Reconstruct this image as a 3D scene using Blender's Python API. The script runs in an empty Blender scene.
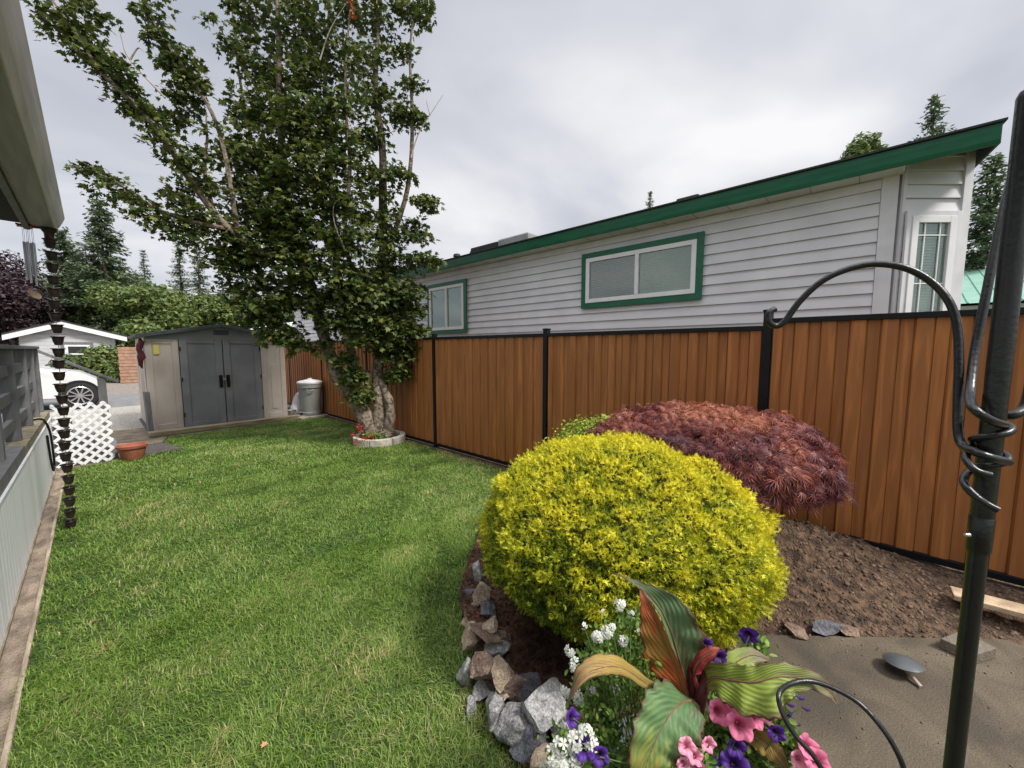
import bpy, math, random
import numpy as np
from mathutils import Vector, Matrix, noise
random.seed(7); rng = np.random.default_rng(7)
scene = bpy.context.scene; COL = scene.collection
PI = math.pi

# ------------------------------------------------------------------ camera
F = 385.; H = 1.6; VX, VY = 92., 349.
_d = np.array([(VX-512)/F, (384-VY)/F, -1.]); _d /= np.linalg.norm(_d)
_p = math.atan2(-_d[1], _d[2]); _u = np.array([0, math.cos(_p), math.sin(_p)])
if _u[1] < 0: _u = -_u
M = np.array([np.cross(_d, _u), _d, _u]); CAM = np.array([0., 0., H])
cd = bpy.data.cameras.new('camera'); cam = bpy.data.objects.new('camera', cd); COL.objects.link(cam)
cd.sensor_width = 36; cd.lens = 36*F/1024; cd.clip_start = .02; cd.clip_end = 2000
cam.matrix_world = Matrix([list(M[i])+[CAM[i]] for i in range(3)]+[[0, 0, 0, 1]])
scene.camera = cam
def _ray(px, py): return M@np.array([(px-512)/F, (384-py)/F, -1.])
def dp(px, py, D): return CAM+_ray(px, py)*D          # surveyed point at a forward distance
def proj(P):
    c = M.T@(np.asarray(P, float)-CAM); return 512+F*c[0]/-c[2], 384-F*c[1]/-c[2]
def gz(px, py, z=0): r = _ray(px, py); return CAM+r*((z-H)/r[2])
def gx(px, py, X): r = _ray(px, py); return CAM+r*(X/r[0])
def gy(px, py, Y): r = _ray(px, py); return CAM+r*(Y/r[1])

# ------------------------------------------------------------------ materials
def lin(c): return tuple((x/12.92 if x <= .04045 else ((x+.055)/1.055)**2.4) for x in [v/255. for v in c])
MATS = {}
def nodes(name):
    m = bpy.data.materials.new(name); m.use_nodes = True
    nt = m.node_tree; b = nt.nodes['Principled BSDF']; MATS[name] = m
    return m, nt, b
def mat(name, c1, c2=None, rough=.7, scale=8, stretch=(1, 1, 1), bump=0, bscale=None, metal=0, c3=None, island=0, spec=.4, detail=6, lo=.35, hi=.65, dist=0, grain=0, gscale=260):
    m, nt, b = nodes(name); N = nt.nodes; L = nt.links
    b.inputs['Roughness'].default_value = rough; b.inputs['Metallic'].default_value = metal
    b.inputs['Specular IOR Level'].default_value = spec
    tc = N.new('ShaderNodeTexCoord'); mp = N.new('ShaderNodeMapping'); mp.inputs['Scale'].default_value = stretch
    L.new(tc.outputs['Object'], mp.inputs['Vector'])
    nz = N.new('ShaderNodeTexNoise'); nz.inputs['Scale'].default_value = scale; nz.inputs['Detail'].default_value = detail
    nz.inputs['Distortion'].default_value = dist
    L.new(mp.outputs[0], nz.inputs['Vector'])
    c2 = c2 or tuple(x*.75 for x in c1)
    rp = N.new('ShaderNodeValToRGB'); e = rp.color_ramp.elements
    e[0].position = lo; e[0].color = (*c2, 1); e[1].position = hi; e[1].color = (*c1, 1)
    if c3:
        e3 = rp.color_ramp.elements.new((lo+hi)/2); e3.color = (*c3, 1)
    L.new(nz.outputs['Fac'], rp.inputs['Fac']); out = rp.outputs['Color']
    if island:
        g = N.new('ShaderNodeNewGeometry'); hs = N.new('ShaderNodeHueSaturation')
        mr = N.new('ShaderNodeMapRange'); mr.inputs['To Min'].default_value = 1-island; mr.inputs['To Max'].default_value = 1+island
        L.new(g.outputs['Random Per Island'], mr.inputs['Value']); L.new(mr.outputs[0], hs.inputs['Value'])
        L.new(out, hs.inputs['Color']); out = hs.outputs['Color']
    if grain:
        n3 = N.new('ShaderNodeTexNoise'); n3.inputs['Scale'].default_value = gscale; n3.inputs['Detail'].default_value = 3; L.new(tc.outputs['Object'], n3.inputs['Vector'])
        m3 = N.new('ShaderNodeMapRange'); m3.inputs['From Min'].default_value = .3; m3.inputs['From Max'].default_value = .7; m3.inputs['To Min'].default_value = 1-grain; m3.inputs['To Max'].default_value = 1+grain; L.new(n3.outputs['Fac'], m3.inputs['Value'])
        h3 = N.new('ShaderNodeHueSaturation'); L.new(m3.outputs[0], h3.inputs['Value']); L.new(out, h3.inputs['Color']); out = h3.outputs['Color']
    L.new(out, b.inputs['Base Color'])
    if bump:
        n2 = N.new('ShaderNodeTexNoise'); n2.inputs['Scale'].default_value = bscale or scale*4; n2.inputs['Detail'].default_value = 8
        L.new(mp.outputs[0], n2.inputs['Vector'])
        bp = N.new('ShaderNodeBump'); bp.inputs['Strength'].default_value = bump; bp.inputs['Distance'].default_value = .02
        L.new(n2.outputs['Fac'], bp.inputs['Height']); L.new(bp.outputs[0], b.inputs['Normal'])
    return m
def leafmat(name, cols, rough=.5, trans=.3, attr=None):
    """foliage: colour picked per leaf from a ramp, some light passing through"""
    m, nt, b = nodes(name); N = nt.nodes; L = nt.links
    b.inputs['Roughness'].default_value = rough; b.inputs['Specular IOR Level'].default_value = .35
    g = N.new('ShaderNodeNewGeometry'); rp = N.new('ShaderNodeValToRGB'); el = rp.color_ramp.elements
    for i, (p, c) in enumerate(cols):
        e = el[i] if i < 2 else el.new(p)
        e.position = p; e.color = (*c, 1)
    nz = N.new('ShaderNodeTexNoise'); nz.inputs['Scale'].default_value = 1.6; tc = N.new('ShaderNodeTexCoord')
    L.new(tc.outputs['Object'], nz.inputs['Vector'])
    a = N.new('ShaderNodeMath'); a.operation = 'MULTIPLY_ADD'; a.inputs[1].default_value = .5
    L.new(nz.outputs['Fac'], a.inputs[0])
    s = N.new('ShaderNodeMath'); s.operation = 'MULTIPLY'; s.inputs[1].default_value = .75
    L.new(g.outputs['Random Per Island'], s.inputs[0]); L.new(s.outputs[0], a.inputs[2])
    if attr:
        at = N.new('ShaderNodeAttribute'); at.attribute_name = attr
        a2 = N.new('ShaderNodeMath'); a2.operation = 'ADD'; L.new(a.outputs[0], a2.inputs[0]); L.new(at.outputs['Fac'], a2.inputs[1])
        L.new(a2.outputs[0], rp.inputs['Fac'])
    else: L.new(a.outputs[0], rp.inputs['Fac'])
    L.new(rp.outputs[0], b.inputs['Base Color'])
    t = N.new('ShaderNodeBsdfTranslucent'); L.new(rp.outputs[0], t.inputs['Color'])
    mx = N.new('ShaderNodeMixShader'); mx.inputs[0].default_value = trans
    L.new(b.outputs[0], mx.inputs[1]); L.new(t.outputs[0], mx.inputs[2])
    L.new(mx.outputs[0], N['Material Output'].inputs['Surface'])
    return m

# ------------------------------------------------------------------ objects
def tag(o, label=None, cat=None, group=None, kind=None):
    if label: o['label'] = label
    if cat: o['category'] = cat
    if group: o['group'] = group
    if kind: o['kind'] = kind
    return o
def thing(name, loc, label, cat, group=None):
    o = bpy.data.objects.new(name, None); COL.objects.link(o); o.location = loc; o.empty_display_size = .1
    return tag(o, label, cat, group)
def link(o, parent):
    COL.objects.link(o)
    if parent:
        o.parent = parent
        o.matrix_parent_inverse = Matrix.Translation(-world_loc(parent))
def world_loc(p):
    v = Vector(p.location)
    if p.parent: v = p.matrix_parent_inverse @ v + world_loc(p.parent)
    return v
class MB:
    def __init__(s): s.v = []; s.f = []; s.m = []; s.cm = 0
    def add(s, vs, fs):
        o = len(s.v); s.v += [tuple(map(float, p)) for p in vs]
        for f in fs: s.f.append([i+o for i in f]); s.m.append(s.cm)
        return s
    def box(s, x0, x1, y0, y1, z0, z1):
        return s.add([(x, y, z) for z in (z0, z1) for x, y in ((x0, y0), (x1, y0), (x1, y1), (x0, y1))],
              [(3, 2, 1, 0), (4, 5, 6, 7), (0, 1, 5, 4), (1, 2, 6, 5), (2, 3, 7, 6), (3, 0, 4, 7)])
    def obox(s, c, size, R=None, rz=0, rx=0, ry=0):
        R = Matrix.Rotation(rz, 3, 'Z')@Matrix.Rotation(ry, 3, 'Y')@Matrix.Rotation(rx, 3, 'X') if R is None else R
        a, b, h = [q/2 for q in size]; c = Vector(c)
        vs = [c+R@Vector((x, y, z)) for z in (-h, h) for x, y in ((-a, -b), (a, -b), (a, b), (-a, b))]
        return s.add(vs, [(3, 2, 1, 0), (4, 5, 6, 7), (0, 1, 5, 4), (1, 2, 6, 5), (2, 3, 7, 6), (3, 0, 4, 7)])
    def bar(s, a, b, w, t, up=(0, 0, 1)):
        a = Vector(a); b = Vector(b); d = b-a; l = d.length; d.normalize(); u = Vector(up)
        sd = d.cross(u).normalized(); u = sd.cross(d)
        R = Matrix((d, sd, u)).transposed()
        return s.obox((a+b)/2, (l, w, t), R)
    def tube(s, pts, rad, n=8, cap=True, jit=0):
        pts = [Vector(p) for p in pts]
        if not hasattr(rad, '__len__'): rad = [rad]*len(pts)
        prev = None; vs = []
        for i, p in enumerate(pts):
            t = (pts[min(i+1, len(pts)-1)]-pts[max(i-1, 0)]).normalized()
            if prev is None:
                a = Vector((0, 0, 1)) if abs(t.z) < .9 else Vector((1, 0, 0)); u = t.cross(a).normalized()
            else:
                u = prev-t*prev.dot(t)
                u = u.normalized() if u.length > 1e-6 else t.orthogonal().normalized()
            prev = u; w = t.cross(u)
            for k in range(n):
                an = 2*PI*k/n; q = u*math.cos(an)+w*math.sin(an); r = rad[i]
                if jit: r *= 1+jit*(noise.noise(p*6+q*1.2)+.5*noise.noise(p*15+q*2))
                vs.append(p+q*r)
        fs = [(i*n+k, i*n+(k+1) % n, (i+1)*n+(k+1) % n, (i+1)*n+k) for i in range(len(pts)-1) for k in range(n)]
        if cap: fs += [tuple(range(n))[::-1], tuple((len(pts)-1)*n+k for k in range(n))]
        return s.add(vs, fs)
    def lathe(s, prof, c, n=24, axis=None):
        c = Vector(c); R = Vector((0, 0, 1)).rotation_difference(Vector(axis)).to_matrix() if axis else Matrix.Identity(3)
        vs = [c+R@Vector((r*math.cos(2*PI*k/n), r*math.sin(2*PI*k/n), z)) for r, z in prof for k in range(n)]
        fs = [(i*n+k, i*n+(k+1) % n, (i+1)*n+(k+1) % n, (i+1)*n+k) for i in range(len(prof)-1) for k in range(n)]
        fs += [tuple(range(n))[::-1], tuple((len(prof)-1)*n+k for k in range(n))]
        return s.add(vs, fs)
    def prism(s, poly, z0, z1):
        n = len(poly); vs = [(x, y, z0) for x, y in poly]+[(x, y, z1) for x, y in poly]
        return s.add(vs, [tuple(range(n))[::-1], tuple(range(n, 2*n))]+[(i, (i+1) % n, (i+1) % n+n, i+n) for i in range(n)])
    def extr(s, prof, p0, p1, ux, uz=(0, 0, 1)):
        """profile (a,b) in axes ux,uz swept from p0 to p1"""
        ux = Vector(ux); uz = Vector(uz); n = len(prof)
        vs = [Vector(p)+ux*a+uz*b for p in (p0, p1) for a, b in prof]
        return s.add(vs, [tuple(range(n))[::-1], tuple(range(n, 2*n))]+[(i, (i+1) % n, (i+1) % n+n, i+n) for i in range(n)])
    def build(s, name, m, parent=None, smooth=False, bevel=0, fix=True):
        me = bpy.data.meshes.new(name); base = world_loc(parent) if parent else Vector((0, 0, 0))
        me.from_pydata(s.v, [], s.f); me.update()
        ms = m if isinstance(m, (list, tuple)) else [m]
        for q in ms: me.materials.append(q)
        if len(ms) > 1: me.polygons.foreach_set('material_index', s.m)
        if fix:
            import bmesh
            bm = bmesh.new(); bm.from_mesh(me); bmesh.ops.recalc_face_normals(bm, faces=bm.faces); bm.to_mesh(me); bm.free()
        if smooth:
            me.polygons.foreach_set('use_smooth', [True]*len(me.polygons))
            try: me.set_sharp_from_angle(angle=math.radians(40))
            except Exception: pass
        o = bpy.data.objects.new(name, me); link(o, parent)
        if bevel:
            b = o.modifiers.new('bevel', 'BEVEL'); b.width = bevel; b.segments = 2; b.limit_method = 'ANGLE'
        return o
def npmesh(name, V, Fc, m, parent=None, smooth=False, attrs=None):
    """V (n,3), Fc (k,s) faces with the same corner count"""
    me = bpy.data.meshes.new(name); V = np.asarray(V, np.float32); Fc = np.asarray(Fc, np.int32); k, s = Fc.shape
    me.vertices.add(len(V)); me.vertices.foreach_set('co', V.ravel())
    me.loops.add(k*s); me.loops.foreach_set('vertex_index', Fc.ravel())
    me.polygons.add(k); me.polygons.foreach_set('loop_start', np.arange(0, k*s, s, dtype=np.int32))
    try: me.polygons.foreach_set('loop_total', np.full(k, s, dtype=np.int32))
    except Exception: pass
    if attrs:
        for an, av in attrs.items():
            at = me.attributes.new(an, 'FLOAT', 'POINT'); at.data.foreach_set('value', np.asarray(av, np.float32))
    me.materials.append(m); me.update(calc_edges=True); me.validate()
    if smooth: me.polygons.foreach_set('use_smooth', [True]*k)
    o = bpy.data.objects.new(name, me); link(o, parent); return o
def scatter(name, bv, bf, P, X, Y, Z, S, m, parent=None, attrs=None):
    """place base shape (bv,bf) at P with axes X,Y,Z and sizes S, all in one crown/foliage mesh"""
    bv = np.asarray(bv, float); bf = np.asarray(bf, int); n = len(P); S = np.asarray(S).reshape(-1, 1, 1)
    V = P[:, None, :]+S*(bv[None, :, 0:1]*X[:, None, :]+bv[None, :, 1:2]*Y[:, None, :]+bv[None, :, 2:3]*Z[:, None, :])
    Fc = (bf[None]+(np.arange(n)*len(bv))[:, None, None]).reshape(-1, bf.shape[1])
    if attrs: attrs = {k: np.repeat(v, len(bv)) for k, v in attrs.items()}
    return npmesh(name, V.reshape(-1, 3), Fc, m, parent, attrs=attrs)
def nrm(a): return a/np.maximum(np.linalg.norm(a, axis=-1, keepdims=True), 1e-9)
def frames(Z, T=None):
    """orthonormal frames with normal Z, Y axis pointing towards T"""
    Z = nrm(Z); T = rng.normal(size=Z.shape) if T is None else T
    Y = nrm(T-Z*np.sum(T*Z, 1, keepdims=True)); X = np.cross(Y, Z); return X, Y, Z
def rdir(n): return nrm(rng.normal(size=(n, 3)))
def spline(pts, k=5):
    pts = [Vector(p) for p in pts]; P = [pts[0]]+pts+[pts[-1]]; out = []
    for i in range(1, len(P)-2):
        for j in range(k):
            t = j/k; a, b, c, d = P[i-1:i+3]
            out.append(.5*((2*b)+(c-a)*t+(2*a-5*b+4*c-d)*t*t+(3*b-a-3*c+d)*t**3))
    out.append(pts[-1]); return out
def lerpl(l, n):
    return [float(x) for x in np.interp(np.linspace(0, len(l)-1, n), range(len(l)), l)]

# ------------------------------------------------------------------ world and light
w = bpy.data.worlds.new('World'); scene.world = w; w.use_nodes = True
nt = w.node_tree; N = nt.nodes; L = nt.links; bg = N['Background']
sky = N.new('ShaderNodeTexSky'); sky.sky_type = 'NISHITA'; sky.sun_disc = False
SUN_EL, SUN_AZ = math.radians(52), math.radians(166)     # azimuth clockwise from +Y
sky.sun_elevation = SUN_EL; sky.sun_rotation = SUN_AZ
tc = N.new('ShaderNodeTexCoord'); sx = N.new('ShaderNodeSeparateXYZ'); L.new(tc.outputs['Generated'], sx.inputs[0])
def mth(op, a, b=None, c=None):
    n = N.new('ShaderNodeMath'); n.operation = op
    for i, q in enumerate((a, b, c)):
        if q is None: continue
        if isinstance(q, (int, float)): n.inputs[i].default_value = q
        else: L.new(q, n.inputs[i])
    return n.outputs[0]
# project directions on a cloud deck so that the cloud bands flatten towards the horizon
zz = mth('ADD', mth('MAXIMUM', sx.outputs[2], 0.), .22)
cb = N.new('ShaderNodeCombineXYZ'); L.new(mth('DIVIDE', sx.outputs[0], zz), cb.inputs[0]); L.new(mth('DIVIDE', sx.outputs[1], zz), cb.inputs[1])
mp = N.new('ShaderNodeMapping'); mp.inputs['Rotation'].default_value = (0, 0, math.radians(35)); mp.inputs['Scale'].default_value = (.75, 1.05, 1); mp.inputs['Location'].default_value = (1.3, .4, 0)
L.new(cb.outputs[0], mp.inputs[0])
n1 = N.new('ShaderNodeTexNoise'); n1.inputs['Scale'].default_value = 1.15; n1.inputs['Detail'].default_value = 5; n1.inputs['Roughness'].default_value = .45; n1.inputs['Distortion'].default_value = .3
L.new(mp.outputs[0], n1.inputs['Vector'])
cr = N.new('ShaderNodeValToRGB'); e = cr.color_ramp.elements
e[0].position = .34; e[0].color = (3.9, 4.1, 4.7, 1); e[1].position = .66; e[1].color = (7.9, 7.8, 7.85, 1)
m_ = cr.color_ramp.elements.new(.5); m_.color = (5.6, 5.7, 6.1, 1)
L.new(n1.outputs['Fac'], cr.inputs[0])
# overcast luminance: brighter overhead, and a luminous band at the horizon
el = mth('MAXIMUM', sx.outputs[2], 0.)
zen = N.new('ShaderNodeMapRange'); zen.interpolation_type = 'SMOOTHSTEP'; zen.inputs['From Min'].default_value = .66; zen.inputs['From Max'].default_value = 1.0; zen.inputs['To Min'].default_value = 1.0; zen.inputs['To Max'].default_value = 3.4; L.new(el, zen.inputs['Value']); over = zen.outputs[0]
vm = N.new('ShaderNodeVectorMath'); vm.operation = 'SCALE'; L.new(cr.outputs[0], vm.inputs[0]); L.new(over, vm.inputs['Scale'])
mx = N.new('ShaderNodeMixRGB'); L.new(sky.outputs[0], mx.inputs[1]); L.new(vm.outputs[0], mx.inputs[2]); mx.inputs[0].default_value = .93
L.new(mx.outputs[0], bg.inputs[0]); bg.inputs[1].default_value = .1
sl = bpy.data.lights.new('sun', 'SUN'); so = bpy.data.objects.new('sun', sl); COL.objects.link(so)
sl.energy = 3.4; sl.angle = math.radians(12); sl.color = (1, .96, .9)
sd = Vector((math.sin(SUN_AZ)*math.cos(SUN_EL), math.cos(SUN_AZ)*math.cos(SUN_EL), math.sin(SUN_EL)))
so.rotation_euler = sd.to_track_quat('Z', 'Y').to_euler(); so.location = (0, 0, 20)
vs_ = scene.view_settings; vs_.view_transform = 'Standard'; vs_.look = 'None'; vs_.exposure = 0.36; vs_.gamma = 1

# ------------------------------------------------------------------ palette
mLawnSoil = mat('lawn_soil', (.07, .11, .03), (.045, .07, .02), .95, 6, bump=.6, bscale=60)
mSoil = mat('soil', (.13, .085, .055), (.05, .032, .02), .95, 14, bump=1, bscale=50, c3=(.085, .055, .035))
mMound = mat('dug_soil', (.21, .14, .09), (.075, .045, .03), .95, 9, bump=1, bscale=38, c3=(.125, .08, .05))
mMulch = mat('mulch', (.13, .06, .035), (.03, .015, .01), .95, 60, stretch=(1, 2, 1), bump=1, bscale=120)
mSlab = mat('slab', (.125, .10, .068), (.062, .05, .036), .9, 3.2, bump=.12, bscale=160, grain=.45, gscale=190, c3=(.092, .074, .051), detail=10, dist=.6)
mConc = mat('concrete', (.42, .39, .34), (.22, .20, .17), .9, 9, grain=.35, bump=.4, bscale=80, detail=10)
mPaver = mat('paver', (.24, .19, .13), (.11, .09, .065), .9, 5, grain=.4, gscale=60, bump=.4, bscale=70)
mGravel = mat('gravel', (.5, .47, .41), (.2, .18, .16), .95, 30, bump=1, bscale=40)
mBrownGravel = mat('brown_gravel', (.3, .26, .22), (.14, .12, .1), .95, 14, bump=1, bscale=40)
mRoad = mat('road', (.2, .2, .2), (.15, .15, .15), .9, 4, bump=.3, bscale=90)
mFar = mat('far_ground', (.09, .12, .05), (.06, .08, .03), .95, .5)
mEdge = mat('weathered_wood', (.52, .43, .33), (.24, .18, .13), .9, 6, stretch=(6, .6, 6), bump=.5, bscale=30)
mBeam = mat('damp_wood', (.36, .31, .2), (.19, .16, .09), .9, 5, stretch=(.7, 6, 6), bump=.5, bscale=30)
mPlank = mat('plank_wood', (.55, .42, .28), (.35, .25, .16), .85, 5, stretch=(3, 3, 3), bump=.3, bscale=30)
mBlackM = mat('black_metal', (.008, .008, .009), (.005, .005, .006), .45, 30, bump=.05, spec=.25)
mPole = mat('painted_pole', (.007, .0075, .008), (.012, .012, .013), .32, 40, bump=.08, bscale=150, spec=.6)
mFence = mat('fence_board', (.42, .158, .042), (.29, .104, .026), .5, 3.5, stretch=(5, 5, .35), bump=.08, bscale=20, c3=(.31, .12, .036), island=.09, spec=.35, detail=9, dist=1.2)
mSiding = mat('siding', (.70, .70, .72), (.63, .63, .655), .55, 3, bump=.03, island=.03)
mTrim = mat('white_trim', (.72, .72, .74), (.62, .62, .64), .5, 5)
mVinyl = mat('white_vinyl', (.82, .82, .83), (.76, .76, .78), .35, 5)
mGreen = mat('green_paint', (.012, .135, .07), (.008, .105, .052), .4, 4, stretch=(1, 1, 4))
mRoofDk = mat('roof_felt', (.05, .052, .055), (.03, .03, .032), .9, 20, bump=.4)
mSoffit = mat('soffit', (.6, .6, .6), (.52, .52, .52), .6, 3)
mBlind = mat('blind', (.27, .35, .29), (.22, .29, .24), .5, 3)
mBlindDk = mat('blind_screened', (.10, .115, .105), (.07, .08, .075), .5, 3)
mDark = mat('dark_inside', (.012, .012, .013), None, .9, 3)
mShedW = mat('shed_wall', (.56, .50, .44), (.42, .36, .31), .6, 2.2, stretch=(1, 1, .6), bump=.08, bscale=60, c3=(.51, .45, .39), detail=10)
mShedD = mat('shed_door', (.24, .245, .255), (.18, .185, .195), .55, 2.6, bump=.12, bscale=60, detail=10)
mShedR = mat('shed_roof', (.075, .08, .09), (.045, .048, .055), .6, 6, bump=.1)
mGreyW = mat('grey_stain', (.19, .19, .195), (.125, .125, .13), .7, 6, stretch=(3, 3, .6), bump=.15, bscale=40)
mDeck = mat('deck_board', (.2, .2, .2), (.11, .11, .11), .8, 6, stretch=(8, .6, 1), bump=.2)
mDeckLip = mat('mossy_lip', (.33, .28, .19), (.16, .14, .08), .9, 9, bump=.5)
mSkirt = mat('white_skirt', (.88, .89, .92), (.74, .74, .71), .5, 2.4, stretch=(4, 4, .5), lo=.22, hi=.5)
mGutter = mat('grey_gutter', (.37, .34, .35), (.27, .25, .255), .6, 5, stretch=(5, .4, 5), bump=.1)
mGutterL = mat('light_gutter', (.66, .62, .62), (.48, .46, .46), .5, 5, stretch=(5, .4, 5))
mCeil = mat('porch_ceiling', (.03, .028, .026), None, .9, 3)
mRust = mat('bronze_cup', (.05, .035, .028), (.02, .015, .013), .45, 20, metal=.4)
mTerra = mat('terracotta', (.34, .115, .07), (.26, .085, .05), .8, 12, bump=.1)
mBin = mat('grey_plastic', (.33, .33, .32), (.27, .27, .26), .5, 4)
mLid = mat('white_lid', (.7, .68, .68), (.58, .56, .56), .5, 6)
mBark = mat('maple_bark', (.27, .215, .16), (.06, .045, .034), .9, 16, bump=1, bscale=26, lo=.38, hi=.64, c3=(.2, .155, .115), detail=10, dist=.8)
mBarkDk = mat('branch_bark', (.17, .13, .1), (.08, .06, .045), .9, 10, bump=.6)
mTwig = mat('dead_twig', (.42, .37, .32), (.26, .22, .19), .9, 10)
mRing = mat('ring_block', (.58, .53, .45), (.33, .30, .25), .9, 12, grain=.3, bump=.5, bscale=90)
mTyre = mat('tyre', (.02, .02, .02), None, .8, 5)
mRim = mat('rim', (.6, .6, .62), (.5, .5, .52), .25, 5, metal=.8)
mCar = mat('car_paint', (.62, .62, .62), (.60, .60, .60), .15, 5, spec=.6)
mGlassDk = mat('dark_glass', (.02, .024, .026), (.015, .018, .02), .05, 5, spec=.8)
mSteel = mat('steel', (.55, .55, .56), (.4, .4, .42), .3, 5, metal=.9)
mRedP = mat('red_paint', (.35, .06, .05), (.2, .04, .03), .6, 10)
mYel = mat('yellow_card', (.65, .6, .15), (.55, .5, .12), .6, 10)
def glass(name, tint, refl):
    m, nt, b = nodes(name); N = nt.nodes; L = nt.links
    t = N.new('ShaderNodeBsdfTransparent'); t.inputs[0].default_value = (*tint, 1); g = N.new('ShaderNodeBsdfGlossy'); g.inputs['Roughness'].default_value = .02
    mx = N.new('ShaderNodeMixShader'); lw = N.new('ShaderNodeLayerWeight'); lw.inputs[0].default_value = .35
    mr = N.new('ShaderNodeMapRange'); mr.inputs['To Min'].default_value = refl; mr.inputs['To Max'].default_value = .35
    L.new(lw.outputs['Fresnel'], mr.inputs['Value']); L.new(mr.outputs[0], mx.inputs[0]); L.new(t.outputs[0], mx.inputs[1]); L.new(g.outputs[0], mx.inputs[2])
    L.new(mx.outputs[0], N['Material Output'].inputs['Surface']); return m
mGlass = glass('window_glass', (.82, .9, .86), .1)
# foliage
mMaple = leafmat('maple_leaf', [(0, (.018, .035, .010)), (.42, (.044, .075, .017)), (.75, (.105, .145, .03)), (1, (.22, .23, .055))], .5, .28)
mMapleRed = leafmat('maple_leaf_red', [(0, (.20, .05, .025)), (1, (.42, .13, .06))], .5, .3)
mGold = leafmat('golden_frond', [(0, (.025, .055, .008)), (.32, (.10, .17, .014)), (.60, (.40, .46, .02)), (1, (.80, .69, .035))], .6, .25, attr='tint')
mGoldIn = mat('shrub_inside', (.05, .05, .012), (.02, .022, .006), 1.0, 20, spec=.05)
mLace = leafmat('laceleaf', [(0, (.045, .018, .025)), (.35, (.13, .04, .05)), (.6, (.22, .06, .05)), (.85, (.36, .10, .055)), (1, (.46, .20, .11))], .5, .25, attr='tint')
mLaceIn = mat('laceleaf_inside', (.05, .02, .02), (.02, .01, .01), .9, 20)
mLime = leafmat('lime_leaf', [(0, (.09, .17, .015)), (.5, (.2, .33, .03)), (1, (.42, .48, .06))], .5, .3)
mHedge = leafmat('hedge_leaf', [(0, (.045, .07, .03)), (.5, (.085, .125, .045)), (1, (.16, .205, .075))], .5, .3)
mHedgeY = leafmat('bright_leaf', [(0, (.04, .07, .02)), (.5, (.09, .14, .035)), (1, (.22, .27, .07))], .5, .3)
mFir = leafmat('hazy_fir_needle', [(0, (.05, .08, .045)), (.5, (.10, .14, .075)), (1, (.17, .22, .11))], .8, .3)  # needle greens lightened to put distance haze into the colour
mPurple = leafmat('purple_leaf', [(0, (.012, .008, .012)), (.5, (.03, .016, .022)), (1, (.07, .035, .04))], .5, .2)
mBed = leafmat('bedding_leaf', [(0, (.05, .11, .02)), (.5, (.13, .23, .04)), (1, (.28, .4, .09))], .5, .3)
mGrass = leafmat('grass_blade', [(0, (.04, .09, .010)), (.26, (.11, .21, .022)), (.56, (.215, .325, .048)), (.85, (.27, .34, .115)), (1, (.58, .45, .22))], .55, .3, attr='dry')

# ------------------------------------------------------------------ ground
def sheet(name, poly, z, m, kind='structure'):
    o = MB(); o.prism(poly, z-.05, z); ob = o.build(name, m); tag(ob, kind=kind); return ob
BED = [(1.0, -3), (1.05, .4), (1.10, .77), (1.15, 1.14), (1.26, 1.46), (1.45, 1.8), (1.75, 2.05), (2.3, 2.45), (3.0, 2.7), (3.75, 2.75), (3.75, -3)]
LAWN = [(-.33, -3), (1.0, -3), (1.05, .4), (1.10, .77), (1.15, 1.14), (1.26, 1.46), (1.45, 1.8), (1.75, 2.05), (2.3, 2.45), (3.0, 2.7), (3.58, 2.75), (3.62, 6), (3.6, 9.2), (3.1, 9.32), (.85, 9.25), (.62, 8.35), (.1, 7.85), (-.33, 7.75)]
def inpoly(x, y, poly):
    r = np.zeros(len(x), bool); n = len(poly)
    for i in range(n):
        x1, y1 = poly[i]; x2, y2 = poly[(i+1) % n]
        c = ((y1 > y) != (y2 > y)) & (x < (x2-x1)*(y-y1)/(y2-y1+1e-12)+x1); r ^= c
    return r
g = MB(); g.add([(-400, -200, -.06), (500, -200, -.06), (500, 700, -.06), (-400, 700, -.06)], [(0, 1, 2, 3)])
tag(g.build('ground', mFar, fix=False), kind='structure')
sheet('garden_soil', [(-3, -4), (3.95, -4), (3.95, 12.5), (-3, 12.5)], -.012, mSoil)
# terrain of the raised bed with the mound of dug soil
def bedh(x, y):
    d = min(1, max(0, (x-1.12)/.25)); d2 = min(1, max(0, (2.62-y-(.35 if x < 1.75 else 0))/.3)) if x < 1.9 else min(1, max(0, (2.7-y)/.3))
    base = .075*d*d2
    m = .31*math.exp(-(((x-3.1)/.40)**2+((y-.72)/.5)**2))
    m += .12*math.exp(-(((x-3.45)/.35)**2+((y-.15)/.45)**2))
    edge = .10 if x > 3 else 0
    p = Vector((x, y, 0))
    mm = min(1, m*7)
    rough = noise.noise(p*7)*.02+noise.noise(p*19)*.016+noise.noise(p*45)*.009
    k = min(1, max(0, (x-3.0)/.4))*(1 if y < .6 else max(0, 1-(y-.6)/.5))
    return base+m+k*.06+rough*(.35+mm*1.6)*d
nx, ny = 150, 300; X0, X1, Y0, Y1 = 1.12, 3.8, -3, 2.75
V = []; Fq = []
for j in range(ny+1):
    y = Y0+(Y1-Y0)*j/ny
    xl = np.interp(y, [-3, .4, .77, 1.14, 1.46, 1.8, 2.05, 2.45, 2.7, 2.75], [1.02, 1.07, 1.12, 1.17, 1.28, 1.47, 1.77, 2.3, 3.0, 3.2])
    for i in range(nx+1):
        x = xl+(X1-xl)*i/nx; V.append((x, y, bedh(x, y)+.004))
for j in range(ny):
    for i in range(nx): a = j*(nx+1)+i; Fq.append((a, a+1, a+nx+2, a+nx+1))
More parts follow.
